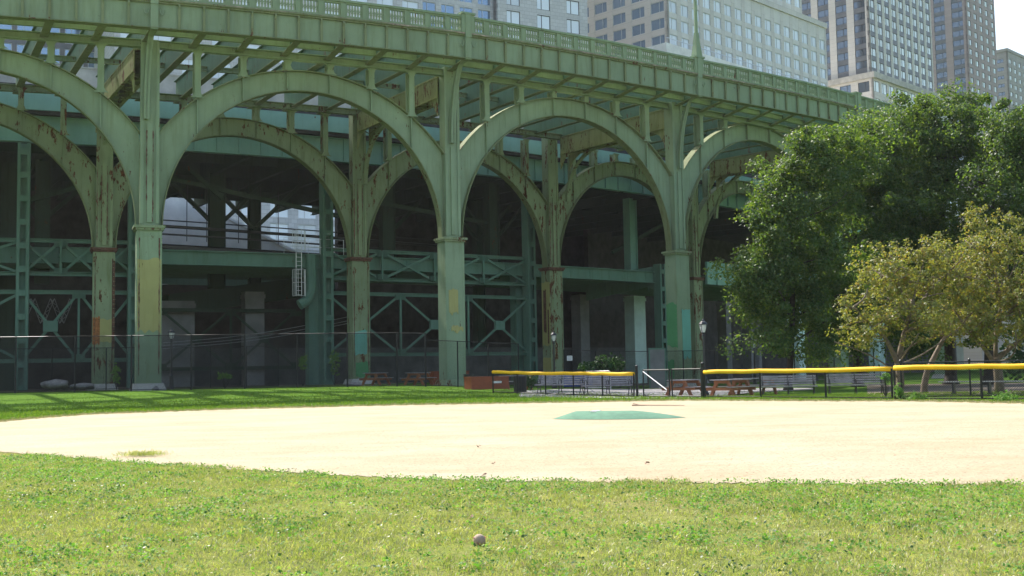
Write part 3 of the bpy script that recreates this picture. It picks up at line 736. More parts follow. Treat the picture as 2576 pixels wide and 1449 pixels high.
brace(HS0, sc[0], E1+7.1, E1+9.3, 4); brace(HS0, sc[0], E1+1.4, E1+5.9, 3, .45)
brace(sc[2], sc[3], E1+7.2, E1+9.3, 4); brace(sc[2], sc[3], E1+1.6, E1+6.1, 3, .45)
# dark sloping ramp and its bracing below the lower deck
s0, s1 = s_at(380, HO+14, 5), s_at(830, HO+9, 5)
mb = MB()
for k in range(10):
    a, b = s0+(s1-s0)*k/10, s0+(s1-s0)*(k+1)/10; za, zb_ = 5.9+1.9*k/10, 5.9+1.9*(k+1)/10
    mb.hexa([P(a, HO+9, za), P(b, HO+9, zb_), P(b, HO+14, zb_), P(a, HO+14, za), P(a, HO+9, za+1.6), P(b, HO+9, zb_+1.6), P(b, HO+14, zb_+1.6), P(a, HO+14, za+1.6)])
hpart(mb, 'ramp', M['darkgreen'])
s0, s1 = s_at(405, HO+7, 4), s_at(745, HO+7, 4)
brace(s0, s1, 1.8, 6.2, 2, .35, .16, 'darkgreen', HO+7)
# haunched cross girder toward the viewer on the right
a, b = P(s_at(1660, HO-.2, 8), HO-.2, 0), P(s_at(1475, HO+6, 8), HO+6, 0); fr, L = fr2(a, b)
mb = MB(); mb.prism(fr, [(0, E1+7.2), (1.2, E1+7.6), (L, E1+6.6), (L, E1+8.8), (0, E1+9.5)], -.03, .03); mb.box(fr, 0, L, -.2, .2, E1+6.5, E1+6.55) if 0 else None
for k in range(1, 7): mb.box(fr, L*k/7-.03, L*k/7+.03, -.15, .15, E1+7.3, E1+8.9)
o = hpart(mb, 'cross_girder', M['teal_dk']); recalc(o)
# curved haunch and pipe beside third laced column
s = s_at(775, HO-.3, 8); fr = lfr(s, HO-.3); mb = MB()
mb.tube([fr.p(.2, -.1, E1+8.9), fr.p(.25, -.1, E1+7), fr.p(.2, -.1, E1+6.2), fr.p(-.15, -.1, E1+5.5), fr.p(-.7, -.1, E1+5.2)], .38, 10); hpart(mb, 'drain_trunk', M['teal_dk'])
# horizontal pipes and conduits under the upper deck
mb = MB()
for zz, r_, oo in ((11.6, .12, 8), (11.0, .07, 8), (9.9, .25, 7), (12.2, .05, 9)):
    mb.tube([P(s_at(px, HO+oo, zz), HO+oo, E1+zz-(px-400)*.0008) for px in (340, 500, 700, 900, 1130)], r_, 6)
for px in (470, 520, 600, 655, 700): mb.beam(P(s_at(px, HO+8, 12), HO+8, E1+10.5), P(s_at(px, HO+8, 12), HO+8, E1+15), .05, .05)
hpart(mb, 'conduit', M['blackiron'])
# suspended cables
mb = MB()
for i, (za, zb_) in enumerate(((2.6, 4.6), (2.4, 4.3), (2.2, 4.1))):
    pts = []
    for k in range(13):
        t = k/12; px = 410+480*t; zz = za+(zb_-za)*t-1.0*math.sin(math.pi*t)*.35; pts.append(P(s_at(px, HO+2, zz), HO+2, E1+zz))
    mb.tube(pts, .02, 5)
hpart(mb, 'hanging_cables', M['galv'])
mb = MB(); s0, s1 = s_at(58, HO+3, 6), s_at(180, HO+3, 6)
for k in range(5):
    a, b = s0+(s1-s0)*k/5, s0+(s1-s0)*(k+1)/5; za, zb_ = (5.7, 4.0) if k % 2 else (4.0, 5.7)
    A_, B_ = P(a, HO+3, E1+za), P(b, HO+3, E1+zb_)
    for q in (-.14, .14): mb.beam(A_+Vector((q, 0, 0)), B_+Vector((q, 0, 0)), .04, .04)
    for j in range(7):
        t0, t1 = j/7, (j+1)/7; mb.beam(A_.lerp(B_, t0)+Vector((-.14 if j % 2 else .14, 0, 0)), A_.lerp(B_, t1)+Vector((.14 if j % 2 else -.14, 0, 0)), .035, .03)
hpart(mb, 'lattice_truss', M['pier'])
for px in (20, 105, 545, 640, 975, 1205, 1240):
    for sg in (-1, 1):
        s = s_at(px, HO+9, 12); a = P(s, HO+9, E1+11.8); b = P(s+sg*.22, HO+9, E1+15.4); mb = MB(); mb.ibeam(a, b, .3, .3, .05); hpart(mb, 'knee_brace', M['darkgreen'])
for px0, px1, za, zb_ in ((420, 900, 14.6, 12.2), (470, 560, 15.5, 13.3), (930, 1250, 13.8, 12.6), (1540, 1700, 11, 15), (60, 260, 12.5, 14.2)):
    mb = MB(); mb.beam(P(s_at(px0, HO+4, 12), HO+4, E1+za), P(s_at(px1, HO+4, 12), HO+4, E1+zb_), .3, .3); hpart(mb, 'diagonal_brace', M['darkgreen'])
adopt(hw, HP)

# caged ladder
s = s_at(752, HO-.9, 8); fr = lfr(s, HO-.9); lad = root('caged_ladder', fr.p(0, 0, E1+5.6), 'pale grey caged ladder passing the shaded lower deck', 'ladder')
a = MB()
for sx in (-.2, .2): a.beam(fr.p(sx, 0, E1+5.8), fr.p(sx, 0, E1+10.6), .05, .05)
for k in range(16): a.beam(fr.p(-.2, 0, E1+5.9+.3*k), fr.p(.2, 0, E1+5.9+.3*k), .03, .03)
a = a.build('ladder_rails', M['galv']); b = MB()
for z0, z1 in ((5.8, 7.7), (9.0, 10.5)):
    for t in range(7):
        an = math.pi*t/6; b.beam(fr.p(-.45*math.cos(an), -.6*math.sin(an), E1+z0), fr.p(-.45*math.cos(an), -.6*math.sin(an), E1+z1), .03, .03)
    for zz in (z0, (z0+z1)/2, z1):
        b.tube([fr.p(-.45*math.cos(math.pi*t/10), -.6*math.sin(math.pi*t/10), E1+zz) for t in range(11)], .02, 5)
b = b.build('safety_cage', M['galv']); adopt(lad, [a, b])
# platform railing by the ladder
rl = root('platform_railing', fr.p(1.5, 0, E1+8.9), 'thin grey pipe railing on the lower deck beside the ladder', 'railing'); a = MB()
for k in range(6): a.beam(fr.p(-1+k*.9, .3, E1+8.9), fr.p(-1+k*.9, .3, E1+10), .03, .03)
for zz in (9.4, 10.0): a.beam(fr.p(-1, .3, E1+zz), fr.p(3.5, .3, E1+zz), .03, .03)
adopt(rl, [a.build('rail', M['galv'])])

# ---------------------------------------------------------------- walls and piers far under the bridge
def wallthing(name, s0, s1, oo, z0, z1, th, mat, label, cat, n=12, group=None):
    r = root(name, P((s0+s1)/2, oo, z0), label, cat, group); mb = MB(); band(mb, s0, s1, n, oo, oo+th, z0, z1); c = MB(); band(c, s0, s1, n, oo-.08, oo+th+.08, z1, z1+.2)
    adopt(r, [mb.build('wall_face', M[mat]), c.build('coping', M[mat])]); return r
a1, a2 = s_at(395, HO+26, 10), s_at(850, HO+26, 10)  # dark back walls put in to keep the bays behind the arches dark
wallthing('retaining_wall', -2.2, a1, HO+26, -.5, EYE+17.6, .6, 'wall_dark', 'dark wall added to black out the space behind the leftmost arches', 'wall')
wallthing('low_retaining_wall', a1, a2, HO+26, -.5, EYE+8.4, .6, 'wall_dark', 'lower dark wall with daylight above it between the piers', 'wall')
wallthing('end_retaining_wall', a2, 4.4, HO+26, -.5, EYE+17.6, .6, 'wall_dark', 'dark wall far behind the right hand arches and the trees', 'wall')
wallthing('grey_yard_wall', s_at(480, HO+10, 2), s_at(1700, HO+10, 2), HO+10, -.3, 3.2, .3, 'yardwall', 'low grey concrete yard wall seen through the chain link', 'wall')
def pier(px, pw, ytop, oo, mat, label):
    s = s_at(px, HO+oo, 3); fr = lfr(s, HO+oo); sc_ = FPX/P(s, HO+oo, 0).y; w = pw/sc_*1.05
    p = P(s, HO+oo, 0); z1 = at_y(px, ytop, p.y).z
    r = root('concrete_pier', P(s, HO+oo, 0), label, 'pier', 'concrete piers below the bridge'); mb = MB(); mb.box(fr, -w/2, w/2, -.6, .6, -.3, z1); c = MB(); c.box(fr, -w/2-.07, w/2+.07, -.67, .67, z1-.5, z1-.2)
    adopt(r, [mb.build('shaft', M[mat]), c.build('collar', M[mat])])
pier(444, 78, 758, 8.5, 'pier', 'broad grey pier behind the left park lamp')
pier(636, 46, 735, 8.0, 'pier', 'grey pier left of the caged ladder')
pier(1462, 31, 742, 9, 'pier', 'slim grey pier right of the rust streaked back column')
pier(1600, 42, 745, 6, 'pier_teal', 'pale grey pier left of the patched front column')
pier(1824, 26, 760, 14, 'pier', 'slim brown grey pier between park lamp and maple')
pier(2004, 34, 760, -2, 'pier_teal', 'bright pale teal pier just right of the slim maple trunk')
pier(2374, 44, 780, -3, 'pier_teal', 'bright pale teal pier behind the forked crabapple')
pier(1922, 30, 780, 12, 'pier', 'grey pier left of the slim maple trunk')
pier(2180, 60, 790, 12, 'pier', 'grey pier behind the dark green column in the trees')
pier(2520, 40, 800, -3, 'pier_teal', 'pale pier by the right edge of the picture')

# concrete ramp seen through the opening
r = root('concrete_ramp', P(.6, HO+32, 6), 'pale concrete ramp wall descending in daylight behind the bridge', 'ramp')
mb = MB(); s0, s1 = s_at(340, HO+32, 12), s_at(860, HO+32, 9)
band(mb, s0, s1, 12, HO+32, HO+33, E1+13, E1+19.5, E1+8.0, E1+10.2); c = MB(); band(c, s0, s1, 12, HO+31.9, HO+33.1, E1+19.5, E1+19.8, E1+10.2, E1+10.5)
u = MB(); band(u, s0-.2, s1+.8, 12, HO+31, HO+31.9, E1+9.5, E1+12.5, E1+7, E1+8.2)
adopt(r, [mb.build('ramp_wall', M['concrete_pale']), c.build('coping', M['concrete_pale']), u.build('edge_girder', M['teal_dk'])])
r = root('concrete_podium', P(1.5, HO+42, 6), 'grey concrete podium wall in daylight beyond the bridge opening', 'wall')
mb = MB(); band(mb, .2, 4.5, 12, HO+42, HO+43, 0, E1+14.2); c = MB(); band(c, .2, 4.5, 12, HO+41.9, HO+43.2, E1+14.2, E1+14.5)
adopt(r, [mb.build('wall_face', M['concrete_pale']), c.build('coping', M['concrete_pale'])])

# ---------------------------------------------------------------- apartment towers on the city grid
GA = math.radians(45); UX = Vector((math.sin(GA), math.cos(GA), 0)); UL = Vector((-math.cos(GA), math.sin(GA), 0))   # right faces run along UX; left faces along UL
def facade(parts, org, ax, nrm, L, z0, z1, floor, bay, wfrac, hfrac, mats, lims, style=0, cell=None):
    """piers and spandrels with recessed windows; nrm points out of the wall"""
    wallm, glassm, framem, spm = mats
    nb_ = max(1, int(round(L/bay))); bw = L/nb_; nf = int((z1-z0)/floor); fr = Fr((org.x, org.y, 0), ax, nrm)
    mb = MB(); pw = bw*(1-wfrac)
    for i in range(nb_+1): mb.box(fr, max(0, i*bw-pw/2), min(L, i*bw+pw/2), -.5, 0, z0, z1)
    sp = MB(); sh = floor*(1-hfrac)
    for j in range(nf+1):
        za = z0+j*floor; zb_ = min(za+sh, z1)
        if j == nf: zb_ = z1
        if zb_ > za: sp.box(fr, 0, L, -.5, -.03, za, zb_)
    parts.append(mb.build('wall_piers', M[wallm])); parts.append(sp.build('spandrels', M[spm]))
    wb = bw-pw; wh = floor*hfrac
    g = MB(); g.box(fr, 0, wb, -.24, -.18, 0, wh); f = MB()
    for q in ([0, wb-.07], [wb/2-.04, wb/2+.03])[0:1]: pass
    f.box(fr, 0, .08, -.18, -.10, 0, wh); f.box(fr, wb-.08, wb, -.18, -.10, 0, wh); f.box(fr, wb*.36-.04, wb*.36+.04, -.18, -.10, .08, wh-.08); f.box(fr, .08, wb-.08, -.18, -.10, wh-.08, wh); f.box(fr, .08, wb-.08, -.18, -.10, 0, .08)
    cells = []
    for j in range(nf):
        for i in range(nb_):
            off = ax*(i*bw+pw/2)+Z*(z0+j*floor+sh); px, py = proj(fr.p(i*bw+bw/2, 0, z0+j*floor+floor/2))
            if -60 < px < 2640 and -60 < py < 760: cells.append((off, py, px))
    cells.sort(key=lambda c: -c[1]+0*c[2])
    vis = [c for c in cells if lims[0](c[2], c[1])]; rest = [c for c in cells if not lims[0](c[2], c[1])]
    room = max(0, 100-lims[1][0]); use = vis[:room]; rest += vis[room:]; lims[1][0] += len(use)
    proto = None
    for off, _, _ in use:
        if proto is None:
            w_ = g.build('window', M[glassm]); ff = f.build('frame', M[framem]); ff.parent = w_; w_.location = off; proto = (w_, ff)
            parts.append(w_)
        else:
            w_ = proto[0].copy(); scene.collection.objects.link(w_); w_.location = off; ff = proto[1].copy(); scene.collection.objects.link(ff); ff.parent = w_; parts.append(w_)
    if rest:
        gg = MB(); f2 = MB()
        for off, _, _ in rest:
            for src, dst in ((g, gg), (f, f2)):
                b = len(dst.v); dst.v += [(v[0]+off.x, v[1]+off.y, v[2]+off.z) for v in src.v]; dst.f += [tuple(b+i for i in q) for q in src.f]
        a_ = gg.build('windows', M[glassm]); a_['kind'] = 'stuff'; b_ = f2.build('frames', M[framem]); b_.parent = a_; parts.append(a_)
def tower(name, label, px, y, Lr, Ll, z0, z1, floor, bayr, bayl, mr, ml, wf=(.62, .66), hf=(.62, .62), ystart=740, group='apartment towers'):
    c = at_y(px, 300, y); c.z = 0
    r = root(name, (c.x, c.y, 0), label, 'building', group); parts = []; cnt = [0]
    def visf(px_, py_): return True
    fr = Fr((c.x, c.y, 0), UX, UL)
    core = MB(); core.box(fr, .5, Lr-.1, .5, Ll-.1, 0, z1-.3); parts.append(core.build('core', M['spandrel_dark']))
    facade(parts, c, UX, -UL, Lr, z0, z1, floor, bayr, wf[0], hf[0], mr, (visf, [40]))
    facade(parts, c, UL, -UX, Ll, z0, z1, floor, bayl, wf[1], hf[1], ml, (visf, [60]))
    rf = MB(); rf.box(fr, -.25, Lr+.25, -.25, Ll+.25, z1, z1+1.1); parts.append(rf.build('roof_parapet', M[mr[0] if mr[0] != 'x' else 'concrete']))
    lo = MB(); lo.box(fr, 0, Lr, 0, Ll, 0, z0); parts.append(lo.build('base_storeys', M[mr[0]]))
    adopt(r, parts); return r, c, fr
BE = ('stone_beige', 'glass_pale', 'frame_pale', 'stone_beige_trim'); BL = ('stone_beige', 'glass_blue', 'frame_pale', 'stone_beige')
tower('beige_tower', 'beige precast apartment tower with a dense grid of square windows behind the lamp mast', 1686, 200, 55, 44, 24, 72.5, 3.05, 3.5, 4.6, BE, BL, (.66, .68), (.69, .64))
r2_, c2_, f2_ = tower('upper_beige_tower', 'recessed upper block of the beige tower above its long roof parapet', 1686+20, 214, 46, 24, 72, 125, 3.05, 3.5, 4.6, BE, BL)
# terrace podium of the beige tower
c = at_y(1680, 300, 196); c.z = 0; fr = Fr(c, UX, UL); r = root('terrace_podium', (c.x, c.y, 0), 'pale stone terrace block with rail at the foot of the beige tower', 'building')
mb = MB(); mb.box(fr, 0, 90, 0, 60, 0, EYE+54); pr = MB(); pr.box(fr, -.4, 90.4, -.4, .5, EYE+54, EYE+56.6); pr.box(fr, -.4, .5, .5, 60, EYE+54, EYE+56.6); g = MB()
for k in range(40): g.box(fr, .3+k*2, .36+k*2, -.1, -.04, EYE+56.6, EYE+57.6)
g.box(fr, 0, 80, -.12, -.02, EYE+57.6, EYE+57.7)
adopt(r, [mb.build('wall_block', M['stone_beige']), pr.build('parapet', M['concrete_pale']), g.build('roof_rail', M['galv'])])
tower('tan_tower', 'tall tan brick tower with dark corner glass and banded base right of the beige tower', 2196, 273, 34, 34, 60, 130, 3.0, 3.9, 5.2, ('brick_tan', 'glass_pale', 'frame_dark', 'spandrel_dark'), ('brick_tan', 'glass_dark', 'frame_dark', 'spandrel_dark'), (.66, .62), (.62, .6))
c = at_y(2200, 300, 271); fr = Fr((c.x, c.y, 0), UX, UL); r = root('banded_podium', (c.x, c.y, 0), 'banded tan podium storeys below the tall tan tower', 'building'); parts = []
core = MB(); core.box(fr, .4, 44, .4, 34, 0, EYE+62); parts.append(core.build('core', M['spandrel_dark'])); lim = (lambda a, b: True, [40])
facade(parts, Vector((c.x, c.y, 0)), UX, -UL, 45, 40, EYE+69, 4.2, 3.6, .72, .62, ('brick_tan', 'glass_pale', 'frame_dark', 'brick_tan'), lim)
facade(parts, Vector((c.x, c.y, 0)), UL, -UX, 34, 40, EYE+69, 4.2, 5, .6, .6, ('brick_tan', 'glass_dark', 'frame_dark', 'brick_tan'), lim)
cp = MB(); cp.box(fr, -.5, 45.5, -.6, 1, EYE+69, EYE+70.4); cp.box(fr, -.5, .6, 1, 34, EYE+69, EYE+70.4); parts.append(cp.build('cornice', M['concrete'])); adopt(r, parts)
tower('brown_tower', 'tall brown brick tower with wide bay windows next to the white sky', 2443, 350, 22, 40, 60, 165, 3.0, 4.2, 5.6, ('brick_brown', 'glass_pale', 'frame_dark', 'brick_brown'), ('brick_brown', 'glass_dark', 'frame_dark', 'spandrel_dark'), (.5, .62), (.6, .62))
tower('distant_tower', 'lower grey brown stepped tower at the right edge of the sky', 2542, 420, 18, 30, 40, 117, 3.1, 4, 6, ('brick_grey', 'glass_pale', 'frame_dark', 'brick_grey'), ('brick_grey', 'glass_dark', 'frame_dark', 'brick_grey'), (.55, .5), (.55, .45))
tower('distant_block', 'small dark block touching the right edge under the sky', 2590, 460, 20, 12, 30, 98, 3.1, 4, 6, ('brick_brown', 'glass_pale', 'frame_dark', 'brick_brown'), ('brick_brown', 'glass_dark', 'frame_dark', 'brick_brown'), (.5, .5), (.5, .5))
# pale stone and glass tower on the left: right edge at px 1484
PA = math.radians(62); VX = Vector((math.sin(PA), math.cos(PA), 0)); VN = Vector((math.cos(PA), -math.sin(PA), 0))
pr_ = at_y(1484, 300, 190); pr_.z = 0
r = root('pale_stone_tower', (pr_.x, pr_.y, 0), 'pale stone and glass apartment tower above the left half of the viaduct', 'building', 'apartment towers'); parts = []
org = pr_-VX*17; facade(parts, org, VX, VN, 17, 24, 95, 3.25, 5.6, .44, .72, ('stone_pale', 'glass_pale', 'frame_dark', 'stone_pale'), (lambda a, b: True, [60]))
org2 = org-VX*13+VN*-1.6; facade(parts, org2, VX, VN, 13, 24, 95, 3.25, 3.2, .72, .74, ('stone_pale', 'glass_blue', 'frame_pale', 'stone_pale'), (lambda a, b: True, [60]))
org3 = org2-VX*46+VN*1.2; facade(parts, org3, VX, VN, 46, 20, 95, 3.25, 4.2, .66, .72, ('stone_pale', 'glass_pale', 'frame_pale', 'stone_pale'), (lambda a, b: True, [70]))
core = MB(); fr = Fr(org3, VX, -VN); core.box(fr, .2, 75.5, .6+1.2, 30, 0, 94); parts.append(core.build('core', M['stone_pale']))
lo = MB(); lo.box(fr, 0, 75, .2, 3, 0, 20); parts.append(lo.build('base_storeys', M['stone_pale'])); adopt(r, parts)
# dark glass tower behind far left
pr2 = at_y(330, 200, 175); pr2.z = 0
r = root('dark_glass_tower', (pr2.x, pr2.y, 0), 'dark bluish glass tower glimpsed through the open deck at the far left', 'building', 'apartment towers'); parts = []
org = pr2-VX*60; facade(parts, org, VX, VN, 60, 18, 90, 3.3, 3.4, .8, .74, ('spandrel_dark', 'glass_blue', 'frame_pale', 'spandrel_dark'), (lambda a, b: True, [50]))
core = MB(); fr = Fr(org, VX, -VN); core.box(fr, .2, 59.8, .6, 30, 0, 89); parts.append(core.build('core', M['spandrel_dark'])); adopt(r, parts)

# ---------------------------------------------------------------- chain link fences
def wires(mb, fr, L, h, z0, pitch=.0707, r=.0022, y=0.0):
    for sgn in (1, -1):
        n = int((L+h)/pitch)
        for k in range(n):
            c_ = k*pitch-(h if sgn > 0 else 0)
            # line x = c + sgn*z  for z in 0..h (sgn>0), or x = c - z
            if sgn > 0: za, zb_ = max(0, -c_), min(h, L-c_); p0 = (c_+za, za); p1 = (c_+zb_, zb_)
            else: za, zb_ = max(0, c_-L), min(h, c_); p0 = (c_-za, za); p1 = (c_-zb_, zb_)
            if zb_-za < .03: continue
            a = fr.p(p0[0], y, z0+p0[1]); b = fr.p(p1[0], y, z0+p1[1])
            mb.tube([a, b], r, 3, False)
def chain_fence(name, label, pts, h, postr=.035, rail=True, mid=False, cap=None, knob=False, wr=.0026, cat='fence', gap=.04, group='chain link fences'):
    r = root(name, (pts[0][0], pts[0][1], H(*pts[0][:2])), label, cat, group); parts = []
    for p in pts:
        z = H(p[0], p[1]); m_ = MB(); m_.tube([(p[0], p[1], z-.1), (p[0], p[1], z+h+.02)], postr, 8)
        if knob: m_.lathe((p[0], p[1], z+h+.02), [(postr*1.2, 0), (postr*1.5, .03), (postr*1.3, .06), (.01, .09)], 8)
        parts.append(m_.build('post', M['black']))
    mesh = MB(); rl_ = MB()
    for a, b in zip(pts, pts[1:]):
        za, zb_ = H(a[0], a[1]), H(b[0], b[1]); A = Vector((a[0], a[1], za)); B = Vector((b[0], b[1], zb_)); ax = (B-A); L = ax.length; ax.normalize()
        fr = Fr(A, ax, Z.cross(ax).normalized(), Z); wires(mesh, fr, L, h-gap, gap, r=wr, y=-.03)
        for zz in ([h] if rail else [])+[gap+.02]+([h*.93] if mid else []): rl_.tube([A+Z*zz, B+Z*zz], .021, 6)
    parts.append(mesh.build('wire_mesh', M['black'])); parts.append(rl_.build('rail', M['black']))
    if cap:
        c = MB(); seq = []
        for i, (a, b) in enumerate(zip(pts, pts[1:])):
            for k in range(4):
                t = k/4; x, y = a[0]+(b[0]-a[0])*t, a[1]+(b[1]-a[1])*t; seq.append((x, y, H(x, y)+h+.0+.012*math.sin(i*2.1+k*1.3)))
        b = pts[-1]; seq.append((b[0], b[1], H(b[0], b[1])+h)); c.tube(seq, .075, 10); parts.append(c.build('padded_cap', M['yellow'], smooth=True))
    adopt(r, parts); return r
def pt(px, y): p = gx(px, y); return (p.x, p.y)
lf = [(-260, 58.4), (-110, 58.9), (39, 59.5), (188, 60.0), (330, 60.6), (481, 61.1), (616, 61.6), (748, 62.1), (874, 62.4), (999, 62.8), (1071, 63.1)]
chain_fence('tall_fence', 'tall black chain link fence along the lawn in front of the green columns', [pt(*q) for q in lf], 2.9, .045, mid=False, wr=.0048)
chain_fence('return_fence', 'lower black chain link fence turning back behind the middle column', [pt(1071, 63.2), pt(1152, 64.2), pt(1229, 65), pt(1305, 65.8)], 2.55, .035, wr=.0026)
chain_fence('yard_fence', 'far dark chain link fence in the shade under the bridge', [pt(x, 76+ (x-1400)*.01) for x in (1420, 1500, 1560, 1640, 1720, 1800, 1900, 2000, 2100, 2200)], 2.5, .04, wr=.003)
chain_fence('inner_fence', 'dark chain link fence behind the tall lawn fence at the left', [pt(x, 70+(x)*.006) for x in (-60, 130, 267, 400, 530, 620, 700)], 2.6, .035, wr=.0026)
yf = [(1240, 52), (1301, 51), (1372, 50), (1442, 48.6), (1515, 47), (1594, 45.4)]
chain_fence('yellow_topped_fence', 'low black fence with yellow padded top in front of the pair of left benches', [pt(*q) for q in yf], .93, .03, cap=True, group='yellow capped fences', wr=.0032)
yf2 = [(1772, 41.5), (1912, 39.6), (2076, 37.2), (2243, 35.0)]
chain_fence('yellow_topped_fence', 'long low yellow topped fence right of the gate in front of two benches', [pt(*q) for q in yf2], .93, .035, cap=True, group='yellow capped fences', wr=.0032)
yf3 = [(2250, 34.6), (2468, 32.8), (2640, 31.4), (2820, 30)]
chain_fence('yellow_topped_fence', 'low yellow topped fence at the right edge in front of the crabapples', [pt(*q) for q in yf3], .96, .035, cap=True, group='yellow capped fences', wr=.0032)
chain_fence('plain_low_fence', 'low black railed fence just behind the right edge yellow fence', [pt(2267, 36.5), pt(2440, 36), pt(2640, 35.5)], 1.12, .03, knob=True)
# gate
gp = [pt(1605, 45.0), pt(1610, 44.9), pt(1682, 43.4), pt(1690, 43.2), pt(1762, 41.8)]
r = root('park_gate', (gp[0][0], gp[0][1], 0), 'black chain link gate with a white diagonal brace between the yellow topped fences', 'gate'); parts = []
for q, hh, rr in ((pt(1602, 45.2), 1.18, .05), (pt(1768, 41.6), 1.2, .055)):
    m_ = MB(); z = H(*q); m_.tube([(q[0], q[1], z-.1), (q[0], q[1], z+hh)], rr, 10); m_.lathe((q[0], q[1], z+hh), [(rr*1.15, 0), (rr*1.3, .03), (rr, .07), (.01, .1)], 10); parts.append(m_.build('gate_post', M['black']))
for a, b, wh in ((pt(1618, 44.9), pt(1684, 43.3), True), (pt(1690, 43.2), pt(1764, 41.7), False)):
    z = max(H(*a), H(*b)); A = Vector((a[0], a[1], z)); B = Vector((b[0], b[1], z)); ax = B-A; L = ax.length; fr = Fr(A, ax); m_ = MB()
    for zz in (.06, 1.05): m_.tube([fr.p(0, 0, zz), fr.p(L, 0, zz)], .025, 6)
    for xx in (0, L): m_.tube([fr.p(xx, 0, .02), fr.p(xx, 0, 1.08)], .028, 6)
    lf_ = m_.build('gate_leaf', M['black']); w_ = MB(); wires(w_, fr, L, .98, .07, r=.0024); w2 = w_.build('wire_mesh', M['black']); w2.parent = lf_; parts.append(lf_)
    if wh: d_ = MB(); d_.tube([fr.p(.06, -.04, 1.0), fr.p(L*.92, -.04, .3)], .02, 6); d2 = d_.build('brace_rod', M['white']); d2['label'] = 'white diagonal brace rod'; d2.parent = lf_
adopt(r, parts)

# ---------------------------------------------------------------- path
pa = MB()
pth = [((1318, 983), (1300, 1000)), ((1420, 979), (1420, 1000)), ((1600, 979), (1600, 1003)), ((1770, 978), (1770, 1001)), ((1900, 977), (1900, 987)), ((2050, 976), (2050, 981))]
for a, b in pth:
    for k in range(5):
        A = gnd(*a); B = gnd(*b); q = A.lerp(B, k/4); pa.v.append((q.x, q.y, H(q.x, q.y)+.012))
for i in range(len(pth)-1):
    for k in range(4): pa.f.append((i*5+k, i*5+k+1, (i+1)*5+k+1, (i+1)*5+k))
o = pa.build('path', M['asphalt']); recalc(o); o['kind'] = 'structure'
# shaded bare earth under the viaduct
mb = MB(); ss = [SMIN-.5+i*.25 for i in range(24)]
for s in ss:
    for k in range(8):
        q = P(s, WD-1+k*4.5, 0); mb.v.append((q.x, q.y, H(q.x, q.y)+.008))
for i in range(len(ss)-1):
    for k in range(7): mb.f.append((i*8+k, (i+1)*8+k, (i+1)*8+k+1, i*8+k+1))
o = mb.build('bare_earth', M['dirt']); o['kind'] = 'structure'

mb = MB(); n1 = 26
for i in range(n1+1):
    px = 2180+i*22
    for k in range(9):
        q = gx(px, 38+k*4.5+1.2*math.sin(i*.9+k)); mb.v.append((q.x, q.y, q.z+.01))
for i in range(n1):
    for k in range(8): mb.f.append((i*9+k, (i+1)*9+k, (i+1)*9+k+1, i*9+k+1))
o = mb.build('trodden_earth', M['dirt']); o['kind'] = 'structure'
# ---------------------------------------------------------------- benches
def bench(loc, rz, L, label, first=None):
    if first is None:
        r = root('park_bench', (0, 0, 0), label, 'bench', 'slatted park benches'); fr = WORLD
        a = MB()
        for k in range(5): a.box(fr, -L/2, L/2, -.02-.095*k-.075, -.02-.095*k, .43-.012*abs(k-2)*.5, .465-.012*abs(k-2)*.5)
        a.box(fr, -L/2, L/2, -.53, -.495, .40, .455); a = a.build('seat', M['slat']); b = MB()
        for k in range(4): b.hexa([fr.p(x, y+.035*k+dy, .50+.098*k+dz) for dz, dy in ((0, 0), (.07, .02)) for x, y in ((-L/2, .0), (L/2, .0), (L/2, .03), (-L/2, .03))])
        b = b.build('backrest', M['slat']); ps = [a, b]
        for sx in (-L/2+.12, 0, L/2-.12):
            c = MB(); c.tube([(sx, -.5, 0), (sx, -.43, .12), (sx, -.36, .3), (sx, -.42, .42)], .022, 6); c.tube([(sx, .12, 0), (sx, .02, .14), (sx, -.04, .3), (sx, -.02, .44), (sx, .08, .68), (sx, .15, .9)], .022, 6)
            c.tube([(sx, -.4, .25), (sx, -.2, .33), (sx, 0, .25)], .018, 6)
            c.tube([(sx, -.44, .42)]+[(sx, -.24+.2*math.cos(t), .46+.22*math.sin(t)) for t in [math.pi*(1-k/8) for k in range(9)]]+[(sx, .03, .5)], .018, 6)
            ps.append(c.build('cast_frame', M['blackiron']))
        for p in ps: p.parent = r
    else:
        r = copy_tree(first); r['label'] = label
    r.location = loc; r.rotation_euler.z = rz; return r
def dirang(a, b): return math.atan2(b[1]-a[1], b[0]-a[0])
def mid(a, b): return ((a[0]+b[0])/2, (a[1]+b[1])/2)
b1a, b1b = pt(1352, 53.5), pt(1474, 51.8); b2b = pt(1592, 50)
def place(a, b): m_ = mid(a, b); return (m_[0], m_[1], H(*m_))
B0 = bench(place(b1a, b1b), dirang(b1a, b1b)*.5, 2.25, 'slatted bench next to the wire litter bin behind the left yellow topped fence')
bench(place(b1b, b2b), dirang(b1b, b2b)*.5, 2.25, 'slatted bench next to the gate behind the left yellow topped fence', B0)
bench(place(pt(1902, 47.5), pt(2062, 46.5)), -.16, 2.25, 'slatted bench right beside the brown picnic tables', B0)
bench(place(pt(2068, 46.5), pt(2234, 45.5)), -.16, 2.25, 'slatted bench ending at the weedy fence corner by the forked crabapple', B0)
a, b = pt(2362, 41), pt(2720, 38); m_ = mid(a, b); z = H(*m_); fr, L = fr2(a, b, z); r = root('player_bench', (m_[0], m_[1], z), 'long pale backless plank bench behind the right edge fence', 'bench')
s_ = MB(); s_.box(fr, 0, L, -.13, .13, .42, .46); ps = [s_.build('seat', M['plank'])]
for k in range(4):
    c = MB(); x = .5+k*(L-1)/3; c.box(fr, x-.03, x+.03, -.1, .1, 0, .42); c.box(fr, x-.03, x+.03, -.2, .2, 0, .05); ps.append(c.build('leg', M['blackiron']))
adopt(r, ps)

